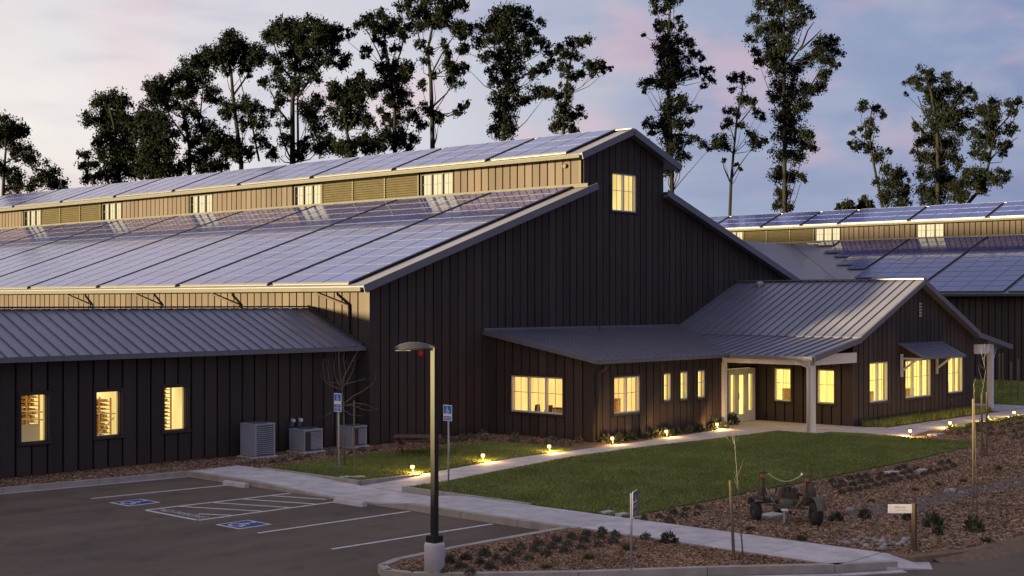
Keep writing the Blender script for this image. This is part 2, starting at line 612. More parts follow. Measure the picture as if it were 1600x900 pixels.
def clip_cells(mb, axis, c, u0, u1, d0, d1, zb, ztop, openings, kinks):
    cuts = sorted({u0, u1} | {v for o in openings for v in o[:2] if u0 < v < u1} | {k for k in kinks if u0 < k < u1})
    for a, b_ in zip(cuts[:-1], cuts[1:]):
        if b_ - a < 1e-4:
            continue
        mdl = (a + b_) / 2
        spans = sorted((o[2], o[3]) for o in openings if o[0] < mdl < o[1])
        z = zb
        for s0, s1 in spans:
            if s0 > z + 1e-3:
                cell(mb, axis, c, a, b_, d0, d1, z, s0, s0)
            z = max(z, s1)
        e = 1e-4
        ta, tb = ztop(a + e), ztop(b_ - e)
        if max(ta, tb) > z + 0.01:
            cell(mb, axis, c, a, b_, d0, d1, z, max(ta, z + .005), max(tb, z + .005))


def board_wall(parent, axis, c, u0, u1, zb, ztop, openings=(), pitch=0.41, kinks=(), thick=0.075, gap=0.060, singles=None, m=None, core=0.16):
    """axis 'Y': wall facing -Y along X; axis 'X': wall facing -X along Y.  singles: (ua, ub) range built board by board."""
    ztop = ztop if callable(ztop) else (lambda v, h=ztop: h)
    m = m or M_wall
    grown = [(o[0] - .09, o[1] + .09, o[2] - .09, o[3] + .09) for o in openings]
    mbc = MB()
    clip_cells(mbc, axis, c, u0, u1, 0, core, zb, ztop, openings, kinks)
    put("wall", mbc, M_core, parent)
    n = max(1, round((u1 - u0) / pitch))
    p = (u1 - u0) / n
    far = MB()
    for i in range(n):
        a, b_ = u0 + i * p + (gap / 2 if i else 0), u0 + (i + 1) * p - (gap / 2 if i < n - 1 else 0)
        mb = MB()
        clip_cells(mb, axis, c, a, b_, -thick + random.uniform(-.004, .004), 0, zb, ztop, grown, kinks)
        if not mb.f:
            continue
        if singles is None or singles[0] <= (a + b_) / 2 <= singles[1]:
            for k in range(len(mb.v) // 8):              # a board cut by an opening is several boards
                q = MB()
                q.add(mb.v[8 * k:8 * k + 8], [tuple(x - 8 * k for x in f) for f in mb.f[6 * k:6 * k + 6]])
                put("board", q, m, parent)
        else:
            far.add(mb.v, mb.f)
    if far.f:
        put("board", far, m, parent, kind="stuff")


# ---- windows; everything in wall coordinates, depth positive inwards
def window(parent, axis, c, u0, u1, z0, z1, sashes=2, frame=None, muntin=True, room=None, depth=2.4, room_pad=0.6, set_in=0.03, fw=0.055, trim=True, name="window"):
    frame = frame or M_white
    ctr = P3(axis, (u0 + u1) / 2, 0, z0, c)
    mb = MB()

    def bx(a, b_, d0, d1, za, zb, tgt):
        p, q = P3(axis, a, d0, za, c), P3(axis, b_, d1, zb, c)
        tgt.box(min(p[0], q[0]), min(p[1], q[1]), za, max(p[0], q[0]), max(p[1], q[1]), zb)

    d0, d1 = set_in - 0.06, set_in + 0.05
    e = 0.002
    bx(u0 + e, u0 + fw, d0, d1, z0 + e, z1 - e, mb)
    bx(u1 - fw, u1 - e, d0, d1, z0 + e, z1 - e, mb)
    bx(u0 + fw, u1 - fw, d0, d1, z0 + e, z0 + fw, mb)
    bx(u0 + fw, u1 - fw, d0, d1, z1 - fw, z1 - e, mb)
    sw = (u1 - u0) / sashes
    for k in range(1, sashes):
        bx(u0 + k * sw - fw * .75, u0 + k * sw + fw * .75, d0 + .004, d1, z0 + fw, z1 - fw, mb)
    wdw = put(name, mb, frame, parent, at=ctr)
    for k in range(sashes):
        a = u0 + k * sw + (fw if k == 0 else fw * .75)
        b_ = u0 + (k + 1) * sw - (fw if k == sashes - 1 else fw * .75)
        g = MB()
        bx(a, b_, set_in + .012, set_in + .018, z0 + fw, z1 - fw, g)
        put("pane", g, M_pane, wdw)
        if muntin:
            g = MB()
            mw = 0.011
            um = (a + b_) / 2
            zm = z0 + (z1 - z0) * 0.55
            bx(um - mw, um + mw, set_in - .006, set_in + .006, z0 + fw, z1 - fw, g)
            bx(a, um - mw, set_in - .004, set_in + .004, zm - mw, zm + mw, g)
            bx(um + mw, b_, set_in - .004, set_in + .004, zm - mw, zm + mw, g)
            put("muntin", g, frame, wdw)
    if trim:
        g = MB()
        tw = 0.085
        dd0, dd1 = -0.085, -0.001
        bx(u0 - tw, u0, dd0, dd1, z0, z1, g)
        bx(u1, u1 + tw, dd0, dd1, z0, z1, g)
        bx(u0 - tw, u1 + tw, dd0 - .004, dd1, z1, z1 + tw, g)
        bx(u0 - tw - .03, u1 + tw + .03, dd0 - .03, dd1, z0 - tw * .8, z0, g)
        put("trim", g, M_trim, wdw)
    if room:
        g = MB()
        a, b_, zf, zc = u0 - room_pad, u1 + room_pad, max(0.02, z0 - .9), z1 + .35
        t = 0.03
        dn = set_in + 0.14
        bx(a, b_, dn + depth, dn + depth + t, zf, zc, g)
        bx(a - t, a, dn, dn + depth, zf, zc, g)
        bx(b_, b_ + t, dn, dn + depth, zf, zc, g)
        bx(a, b_, dn, dn + depth, zc, zc + t, g)
        bx(a, b_, dn, dn + depth, zf - t, zf, g)
        put("lit_room", g, room, wdw)
    return wdw


# ---- standing-seam panels: eave along U from o, running up-slope along S (not unit: rise included)
def seam_panel(o, U, S, u0, u1, b0, b1, t0, t1, th=0.05, rib=0.024, ribw=0.016):
    """panel between eave positions u0..u1, from b to t measured along S at its two edges"""
    mb = MB()
    n = U.cross(S).normalized()
    if n.z < 0:
        n = -n

    def q(u, s, h):
        return o + U * u + S * s + n * h
    ps = [(u0, b0), (u1, b1), (u1, t1), (u0, t0)]
    vs = [q(u, s, -th) for u, s in ps] + [q(u, s, 0) for u, s in ps]
    fs = [(3, 2, 1, 0), (4, 5, 6, 7), (0, 1, 5, 4), (1, 2, 6, 5), (2, 3, 7, 6), (3, 0, 4, 7)]
    if U.cross(S).z < 0:
        fs = [tuple(reversed(f)) for f in fs]
    mb.add(vs, fs)
    if rib:
        w = ribw
        k = (t0 - b0)
        if k > 0.05:
            vs = [q(u, s, h) for h in (0.001, rib) for u, s in ((u0, b0), (u0 + w, b0), (u0 + w, t0), (u0, t0))]
            mb.add(vs, fs)
    return mb


def seam_roof(parent, o, U, S, length, pitch, lim=None, th=0.05, m=None, rib=0.045, kink=()):
    """lim(u) -> (b, t) along S"""
    o, U, S = Vector(o), Vector(U), Vector(S)
    n = max(1, round(length / pitch))
    p = length / n
    for i in range(n):
        u0, u1 = i * p, (i + 1) * p - 0.004
        cs = [u0] + [k for k in kink if u0 < k < u1] + [u1]
        mb = MB()
        for a, b_ in zip(cs[:-1], cs[1:]):
            (b0, t0), (b1, t1) = (lim(a + 1e-4), lim(b_ - 1e-4)) if lim else ((0, 1), (0, 1))
            if t0 - b0 < 0.005 and t1 - b1 < 0.005:
                continue
            t0, t1 = max(t0, b0 + .003), max(t1, b1 + .003)
            pm = seam_panel(o, U, S, a, b_, b0, b1, t0, t1, th, rib if a == u0 else 0)
            mb.add(pm.v, pm.f)
        if mb.f:
            put("roof_panel", mb, m or M_roof, parent)


# ================================================================== GROUND
def sheet(name, poly, z, m, kind="structure", skirt=0.06):
    return put(name, MB().prism(poly, z - skirt, z), m, kind=kind)


put("ground", MB().prism([(-900, -900), (1500, -900), (1500, 1500), (-900, 1500)], -0.5, -0.20), M_dirt, kind="structure")
put("asphalt", MB().prism([(140, -60), (140, 32.4), (22.5, 32.4), (22.5, 33.0), (-90, 34.2), (-90, -60)], -0.19, -0.15), M_asph, kind="structure")
bed = [(23.55, 11.5), (24.9, 11.0), (26.8, 10.7), (32, 10.2), (45, 9.0), (80, 6.0), (120, 4), (120, 32.5), (110, 80), (-90, 80), (-90, 34.3), (0, 33.6), (16.57, 32.78), (22.1, 32.22), (23.45, 32.2), (23.55, 27.02), (26.0, 26.86), (26.0, 25.56), (23.55, 25.3)]
sheet("planting_bed", bed, -0.03, M_mulch, skirt=0.16)
edge = [(24.05, 11.5), (24.9, 11.0), (26.8, 10.7), (32, 10.2), (45, 9.0), (80, 6.0)]
mb = MB()
for (a, b_) in zip(edge[:-1], edge[1:]):
    mb.add([(a[0], a[1], -.034), (a[0] - .06, a[1] - .32, -.152), (b_[0] - .06, b_[1] - .32, -.152), (b_[0], b_[1], -.034)], [(0, 1, 2, 3)])
put("bed_edge", mb, M_mulch, kind="structure")


# sidewalk, one slab at a time, dipping to the asphalt at the accessible aisle
def zwalk(y):
    if 24.3 <= y <= 26.2:
        return -0.115
    if 23.2 < y < 24.3:
        return -0.115 * (y - 23.2) / 1.1
    if 26.2 < y < 29.2:
        return -0.115 * (29.2 - y) / 3.0
    return 0.0


def slab(mb, x0, x1, y0, y1, depth=0.16, xf0=None, xf1=None):
    zs = [zwalk(y0), zwalk(y1)]
    a0 = x0 if xf0 is None else xf0
    a1 = x1 if xf1 is None else xf1
    vs = [(x0, y0, zs[0] - depth), (x1, y0, zs[0] - depth), (a1, y1, zs[1] - depth), (a0, y1, zs[1] - depth),
          (x0, y0, zs[0]), (x1, y0, zs[0]), (a1, y1, zs[1]), (a0, y1, zs[1])]
    mb.add(vs, [(0, 3, 2, 1), (4, 5, 6, 7), (0, 1, 5, 4), (1, 2, 6, 5), (2, 3, 7, 6), (3, 0, 4, 7)])


walk = empty("sidewalk", (22.6, 20, 0), kind="structure")
ys = [12.1, 13.6, 15.1, 16.6, 18.1, 19.7, 21.4, 23.2, 24.3, 25.25, 26.2, 27.7, 29.2, 30.7, 32.2]
for a, b_ in zip(ys[:-1], ys[1:]):
    mb = MB()
    slab(mb, 21.84, 23.47, a + .008, b_ - .008)
    put("paving_slab", mb, M_conc, walk)
ep = [((22.05, 12.085), -.005), ((22.75, 11.50), -.10), ((23.3, 11.0), -.146), ((23.95, 11.38), -.146), ((23.5, 12.085), -.005)]
put("paving_slab", MB().add([(x, y, -.19) for (x, y), z in ep] + [(x, y, z) for (x, y), z in ep], [(4, 3, 2, 1, 0), (5, 6, 9), (6, 7, 8, 9)] + [(i, (i + 1) % 5, 5 + (i + 1) % 5, 5 + i) for i in range(5)]), M_conc, walk)
curb = empty("curb", (21.7, 25, 0), kind="structure")
for a, b_ in zip(ys[4:-1], ys[5:]):
    mb = MB()
    slab(mb, 21.66, 21.832, a + .008, b_ - .008, depth=0.2)
    put("curb_stone", mb, M_curb, curb)
# raised curbs beside the dip, holding the lawns
for (a, b_) in ((27.0, 28.4), (28.42, 29.9), (29.92, 31.1)):
    put("curb_stone", MB().box(23.475, a, -.2, 23.6, b_, 0.02), M_curb, curb)
for (a, b_) in ((21.0, 22.4), (22.42, 23.8), (23.82, 25.3)):
    put("curb_stone", MB().box(23.475, a, -.2, 23.6, b_, 0.02), M_curb, curb)
for (a, b_) in ((23.61, 24.6), (24.62, 25.6)):
    put("curb_stone", MB().prism([(a, 26.93 - .07 * (a - 23.6)), (b_, 26.93 - .07 * (b_ - 23.6)), (b_, 27.04 - .07 * (b_ - 23.6)), (a, 27.04 - .07 * (a - 23.6))], -.2, 0.02), M_curb, curb)


def strip(pts, w, z0, z1, name, m, parent, seg=1.8, kind=None):
    """a kerb strip along a polyline in separate stones"""
    pts = [Vector((*p, 0)) for p in pts]
    for p, q in zip(pts[:-1], pts[1:]):
        L = (q - p).length
        k = max(1, round(L / seg))
        d = (q - p).normalized()
        nrm = Vector((-d.y, d.x, 0)) * w
        for i in range(k):
            a, b_ = p + d * (L * i / k + .006), p + d * (L * (i + 1) / k - .006)
            put(name, MB().prism([(a.x, a.y), (b_.x, b_.y), (b_.x + nrm.x, b_.y + nrm.y), (a.x + nrm.x, a.y + nrm.y)], z0, z1), m, parent)


strip([(21.66, 32.10), (16.6, 32.66), (0, 33.5), (-30, 34.0)], -0.16, -0.2, 0.0, "curb_stone", M_curb, curb, 2.4)
strip([(21.66, 32.02), (16.6, 32.58), (0, 33.42), (-30, 33.92)], -0.08, -0.2, -0.135, "gutter_lip", M_conc, curb, 4.8)
# island by the lamp post
isl = [(21.7, 18.40), (18.5, 18.5), (16.9, 18.42), (16.3, 18.2), (16.02, 17.75), (16.15, 17.2), (16.6, 16.62), (18.2, 15.1), (20.05, 13.68), (21.8, 12.14), (22.85, 11.45)]
strip(isl, 0.16, -0.2, 0.0, "curb_stone", M_curb, curb, 2.4)
strip([(16.55, 16.5), (18.12, 14.98), (19.97, 13.56), (21.7, 12.05), (22.8, 11.35)], -0.18, -0.2, -0.13, "gutter_lip", M_conc, curb, 3)
sheet("planting_island", [(21.83, 18.26), (18.5, 18.35), (16.95, 18.27), (16.42, 18.06), (16.2, 17.75), (16.3, 17.28), (16.72, 16.73), (18.3, 15.22), (20.15, 13.8), (21.83, 12.35)], -0.035, M_mulch, skirt=0.15)

NW = [(23.4, 26.92), (25.05, 26.8), (30.1, 27.6), (33, 27.6), (36.4, 27.7), (40.7, 28.0), (43.3, 28.3)]
SW = [(23.4, 25.32), (25.3, 25.42), (28.4, 26.0), (32.07, 26.62), (35.5, 26.65), (38.6, 26.45), (41.7, 26.38), (43.3, 26.35)]


def ip(pl, x):
    return float(np.interp(x, [p[0] for p in pl], [p[1] for p in pl]))


wk = empty("walkway", (33, 27, 0), kind="structure")
xs = [23.5, 24.6, 25.8] + [27.3 + 1.5 * k for k in range(11)]
for a, b_ in zip(xs[:-1], xs[1:]):
    def zz(x):
        return -0.11 * max(0, (25.8 - x) / 2.3)
    x0, x1 = a + .007, b_ - .007
    vs = [(x0, ip(SW, x0), 0), (x1, ip(SW, x1), 0), (x1, ip(NW, x1), 0), (x0, ip(NW, x0), 0)]
    vs = [(x, y, zz(x) - .12) for x, y, _ in vs] + [(x, y, zz(x)) for x, y, _ in vs]
    put("paving_slab", MB().add(vs, [(0, 3, 2, 1), (4, 5, 6, 7), (0, 1, 5, 4), (1, 2, 6, 5), (2, 3, 7, 6), (3, 0, 4, 7)]), M_conc, wk)
for x0, x1, y0, y1 in ((42.32, 44.5, 26.37, 29.3), (44.515, 46.45, 26.37, 29.3), (43.12, 44.5, 24.75, 26.355), (44.515, 46.45, 24.75, 26.355)):
    put("paving_slab", MB().box(x0, y0, -.12, x1, y1, 0.006), M_conc, wk)
put("paving_slab", MB().prism([(44.05, 24.735), (46.45, 24.735), (46.9, 24.1), (46.9, 22.35), (44.3, 21.85), (44.42, 23.5)], -.12, 0.004), M_conc, wk)
xr = [46.915 + 1.6 * k for k in range(11)]
for a, b_ in zip(xr[:-1], xr[1:]):
    ya, yb = (22.35 + .012 * (a - 46.9)), (22.35 + .012 * (b_ - 46.9))
    put("paving_slab", MB().prism([(a, ya), (b_ - .014, yb), (b_ - .014, 23.95 - .01 * (b_ - 47)), (a, 23.95 - .01 * (a - 47))], -.12, 0.002), M_conc, wk)
put("paving_slab", MB().prism([(57.6, 24.0), (61.0, 24.0), (61.0, 33.0), (57.6, 33.0)], -.12, 0.003), M_conc, wk)

LAWN = [(23.62, 25.28), (25.3, 25.38), (28.4, 25.95), (32, 26.58), (35.5, 26.6), (38.6, 26.4), (41.7, 26.33), (43.05, 26.3), (43.1, 24.72), (43.9, 24.55), (44.3, 23.5), (44.1, 21.7), (43.95, 19.4), (42.7, 18.85), (37, 18.5), (30, 18.4), (23.62, 18.25)]
LAWN2 = [(23.62, 31.1), (26.2, 31.3), (28, 31.6), (31.4, 31.5), (33.2, 31.2), (33.5, 30), (33.1, 27.65), (30.1, 27.65), (25.05, 26.95), (23.62, 27.06)]
LAWN3 = [(61.05, 23.9), (66, 23.6), (80.5, 26.5), (80.5, 40), (61.05, 40)]
for P in (LAWN, LAWN2, LAWN3):
    sheet("lawn", P, -0.005, M_lawn, skirt=0.03)


def in_poly(P, x, y):
    inside = np.zeros(len(x), bool)
    n = len(P)
    for i in range(n):
        x0, y0 = P[i]
        x1, y1 = P[(i + 1) % n]
        c = ((y0 > y) != (y1 > y)) & (x < (x1 - x0) * (y - y0) / (y1 - y0 + 1e-12) + x0)
        inside ^= c
    return inside


def rand_in(P, n):
    P_ = np.array(P)
    lo, hi = P_.min(0), P_.max(0)
    out = np.zeros((0, 2))
    while len(out) < n:
        p = RNG.uniform(lo, hi, (n, 2))
        out = np.vstack([out, p[in_poly(P, p[:, 0], p[:, 1])]])
    return out[:n]


def np_mesh(name, verts, nper, m, kind=None):
    """verts: (k*nper, 3); faces are consecutive groups of nper"""
    me = bpy.data.meshes.new(name)
    k = len(verts) // nper
    me.vertices.add(len(verts))
    me.vertices.foreach_set("co", np.ascontiguousarray(verts, dtype=np.float32).ravel())
    me.loops.add(k * nper)
    me.loops.foreach_set("vertex_index", np.arange(k * nper, dtype=np.int32))
    me.polygons.add(k)
    me.polygons.foreach_set("loop_start", np.arange(0, k * nper, nper, dtype=np.int32))
    me.polygons.foreach_set("loop_total", np.full(k, nper, dtype=np.int32))
    me.materials.append(m)
    me.update()
    me.validate()
    o = bpy.data.objects.new(name, me)
    COL.objects.link(o)
    if kind:
        o["kind"] = kind
    return o


def blades(P, n, h=(0.025, 0.05), w=0.03, name="grass"):
    p = rand_in(P, n)
    a = RNG.uniform(0, 2 * PI, n)
    hh = RNG.uniform(*h, n)
    lean = RNG.normal(0, 0.022, (n, 2))
    v = np.zeros((n, 3, 3))
    v[:, 0, 0] = p[:, 0] - np.cos(a) * w / 2
    v[:, 0, 1] = p[:, 1] - np.sin(a) * w / 2
    v[:, 1, 0] = p[:, 0] + np.cos(a) * w / 2
    v[:, 1, 1] = p[:, 1] + np.sin(a) * w / 2
    v[:, 2, 0] = p[:, 0] + lean[:, 0]
    v[:, 2, 1] = p[:, 1] + lean[:, 1]
    v[:, :2, 2] = -0.01
    v[:, 2, 2] = hh
    return np_mesh(name, v.reshape(-1, 3), 3, M_blade, "stuff")


blades(LAWN, 110000)
blades(LAWN2, 36000)
blades(LAWN3, 30000, h=(.04, .09), w=.05)


def chips(P, n, z, smin, smax, m, name, zj=0.02):
    p = rand_in(P, n)
    c = np.stack([p[:, 0], p[:, 1], z + RNG.uniform(0.004, zj, n)], 1)
    a = RNG.normal(0, 1, (n, 3))
    a[:, 2] *= 0.35
    a /= np.linalg.norm(a, axis=1, keepdims=True)
    b2 = RNG.normal(0, 1, (n, 3))
    b2[:, 2] *= 0.35
    b2 -= a * (a * b2).sum(1, keepdims=True)
    b2 /= np.linalg.norm(b2, axis=1, keepdims=True)
    s = RNG.uniform(smin, smax, (n, 1))
    a = a * s
    b2 = b2 * s * RNG.uniform(0.3, 0.6, (n, 1))
    v = np.stack([c - a - b2, c + a - b2, c + a + b2, c - a + b2], 1)
    return np_mesh(name, v.reshape(-1, 3), 4, m, "stuff")


chips([(21.8, 18.2), (18.5, 18.3), (16.9, 18.2), (16.25, 17.7), (16.8, 16.8), (18.3, 15.3), (20.2, 13.85), (21.8, 12.4)], 36000, -0.035, .012, .036, M_chip, "mulch_chips")
BEDR = [(23.6, 18.2), (37, 18.4), (43, 18.8), (44.2, 20), (44.6, 21.6), (50, 22.2), (58, 22.4), (60, 14), (45, 9.4), (32, 10.4), (25, 11.2), (23.7, 11.7)]
chips(BEDR, 120000, -0.03, .016, .045, M_chip, "mulch_chips")
chips([(-5, 33.9), (17, 32.95), (22.2, 32.4), (23.5, 32.2), (23.6, 31.2), (28, 31.7), (33.3, 31.3), (35.3, 29), (35.3, 33.6), (29.9, 33.6), (29.8, 34.2), (-5, 34.2)], 36000, -0.03, .016, .045, M_chip, "mulch_chips")

# creek bed of blue-grey gravel
CREEK = [(26.9, 14.5), (28.2, 13.9), (29.4, 13.95), (32.1, 14.1), (34.9, 13.8), (37.5, 13.6), (44, 13.2), (44, 14.0), (37.2, 14.6), (33.9, 14.6), (32.0, 14.9), (29.5, 14.75), (27.8, 15.3)]
sheet("creek_bed", CREEK, -0.022, M_gravel, skirt=0.01)
p = rand_in(CREEK, 3500)
vs = []
for x, y in p:
    r = random.uniform(.02, .065)
    z = -0.02
    a = random.uniform(0, 2 * PI)
    q = [(x + r * math.cos(a + k * PI / 2), y + r * math.sin(a + k * PI / 2) * .8, z) for k in range(4)]
    apex = (x + random.uniform(-.3, .3) * r, y, z + r * .7)
    for k in range(4):
        vs += [q[k], q[(k + 1) % 4], apex]
np_mesh("creek_gravel", np.array(vs), 3, M_gravel, "stuff")

# ---------------------------------------------------------------- painted markings
ZL = -0.146


def line(p0, p1, w=0.1):
    p0, p1 = Vector((*p0, 0)), Vector((*p1, 0))
    d = (p1 - p0).normalized()
    n = Vector((-d.y, d.x, 0)) * w / 2
    return MB().prism([(q.x, q.y) for q in (p0 - n, p1 - n, p1 + n, p0 + n)], ZL - .003, ZL)


mk = empty("parking_markings", (19.5, 25, ZL), kind="structure")
for y0, y1, x0 in ((30.28, 29.82, 17.68), (23.17, 23.0, 17.4), (20.6, 20.35, 17.25)):
    put("painted_line", line((x0, y0), (21.58, y1)), M_line, mk)
put("painted_line", line((17.56, 27.67), (21.58, 27.4)), M_line, mk)
put("painted_line", line((17.52, 25.51), (21.58, 25.41)), M_line, mk)
put("painted_line", line((17.54, 27.60), (17.52, 25.57)), M_line, mk)
for (a, b_) in (((18.05, 26.28), (18.45, 25.54)), ((18.42, 27.53), (19.27, 25.53)), ((19.32, 27.47), (20.07, 25.5)), ((20.16, 27.42), (20.83, 25.48)), ((20.98, 27.38), (21.5, 25.9))):
    mbh = line(a, b_, .085)
    put("painted_line", mbh, M_line, mk)


def chair_symbol(place, mi=0):
    """white figure in a wheelchair, unit square; place(u, v) -> 3D point"""
    mb = MB()

    def poly(pts):
        mb.add([place(u, v, .0) for u, v in pts], [tuple(range(len(pts)))], mi)

    def seg(p, q, w):
        p, q = Vector((*p, 0)), Vector((*q, 0))
        d = (q - p).normalized()
        n = Vector((-d.y, d.x, 0)) * w / 2
        poly([(a.x, a.y) for a in (p - n, q - n, q + n, p + n)])
    poly([(.44 + .085 * math.cos(k * PI / 5), .86 + .085 * math.sin(k * PI / 5)) for k in range(10)])
    seg((.44, .74), (.46, .42), .11)
    seg((.45, .58), (.66, .58), .07)
    seg((.43, .42), (.68, .42), .09)
    seg((.66, .44), (.78, .16), .09)
    seg((.76, .165), (.88, .19), .07)
    cx, cy, r = .45, .32, .25
    for k in range(11):
        a0, a1 = math.radians(115 + k * 22), math.radians(115 + (k + 1) * 22 + 1)
        poly([(cx + r * math.cos(a0), cy + r * math.sin(a0)), (cx + r * math.cos(a1), cy + r * math.sin(a1)),
              (cx + (r - .075) * math.cos(a1), cy + (r - .075) * math.sin(a1)), (cx + (r - .075) * math.cos(a0), cy + (r - .075) * math.sin(a0))])
    return mb


for (ox, oy) in ((17.60, 28.46), (17.42, 23.86)):
    sz = .87
    e = empty("accessible_symbol", (ox, oy, ZL), parent=mk)
    put("painted_border", MB().box(ox, oy, ZL - .003, ox + sz, oy + sz, ZL), M_line, e)
    put("painted_field", MB().box(ox + .07, oy + .07, ZL, ox + sz - .07, oy + sz - .07, ZL + .004), M_blue, e)
    put("painted_figure", chair_symbol(lambda u, v, h, ox=ox, oy=oy, sz=sz: (ox + sz * (.04 + v * .92), oy + sz * (1 - .04 - u * .92), ZL + .008)), M_line, e)


def text_mesh(body, size, name):
    cu = bpy.data.curves.new(name, 'FONT')
    cu.body = body
    cu.size = size
    cu.align_x = 'CENTER'
    cu.align_y = 'CENTER'
    cu.resolution_u = 3
    o = bpy.data.objects.new(name, cu)
    COL.objects.link(o)
    bpy.context.view_layer.update()
    me = bpy.data.meshes.new_from_object(o.evaluated_get(bpy.context.evaluated_depsgraph_get()))
    me.name = name
    bpy.data.objects.remove(o)
    return me


me = text_mesh("NO PARKING", 0.30, "painted_lettering")
me.materials.clear()
me.materials.append(M_line)
o = linked("painted_lettering", me, mk, (17.80, 26.55, ZL + .003), Matrix.Rotation(-PI / 2, 4, 'Z') @ Matrix.Diagonal((1.0, 1.25, 1, 1)))

# ---------------------------------------------------------------- wheel stops
for (ya, yb, x, lb) in ((29.05, 30.0, 21.45, "concrete wheel stop at the head of the far accessible bay"), (24.3, 25.35, 21.35, "concrete wheel stop at the head of the near accessible bay")):
    mb = MB()
    pr = [(-.085, 0), (.085, 0), (.07, .07), (.05, .115), (-.05, .115), (-.07, .07)]
    n = len(pr)
    vs = [(x + a, ya, -.15 + h) for a, h in pr] + [(x + a, yb, -.15 + h) for a, h in pr]
    mb.add(vs, [tuple(range(n)), tuple(reversed(range(n, 2 * n)))] + [(n + i, n + (i + 1) % n, (i + 1) % n, i) for i in range(n)])
    put("wheel_stop", mb, M_conc, label=lb, cat="wheel stop", group="wheel stops in the accessible bays", at=(x, (ya + yb) / 2, -.15))

# ================================================================== MAIN BARN
S_ = 0.9826


def sz(z):
    return CAM_H + (z - CAM_H) * S_


BY = 33.80                                     # gable plane
BX0, BX1 = 29.92, 57.24                        # side walls
MX0, MX1, MC = 40.93, 46.23, 43.58             # monitor walls, ridge line
Z_E, Z_MB, Z_MT, Z_R = sz(5.22), sz(9.28), sz(10.50), sz(11.78)
EX0 = 29.20                                    # lower eave
SL = (Z_MB - Z_E) / (MX0 - EX0)
MEX0 = 40.30                                   # monitor eave
SM = (Z_R - sz(10.52)) / (MC - MEX0)
Z_ME = sz(10.52)
RAKE = 0.50
AR_GAPS = [34.8, 39.05, 44.82, 50.58, 56.35, 62.15, 67.95, 73.8, 79.6, 85.4, 91.2, 97.0]
MWIN = [(40.85, 42.85), (49.6, 51.6), (58.27, 60.27), (66.87, 68.87), (75.8, 77.8), (84.6, 86.6)]
LOUV = [(42.96, 49.49), (68.99, 75.69), (86.7, 93.3)]


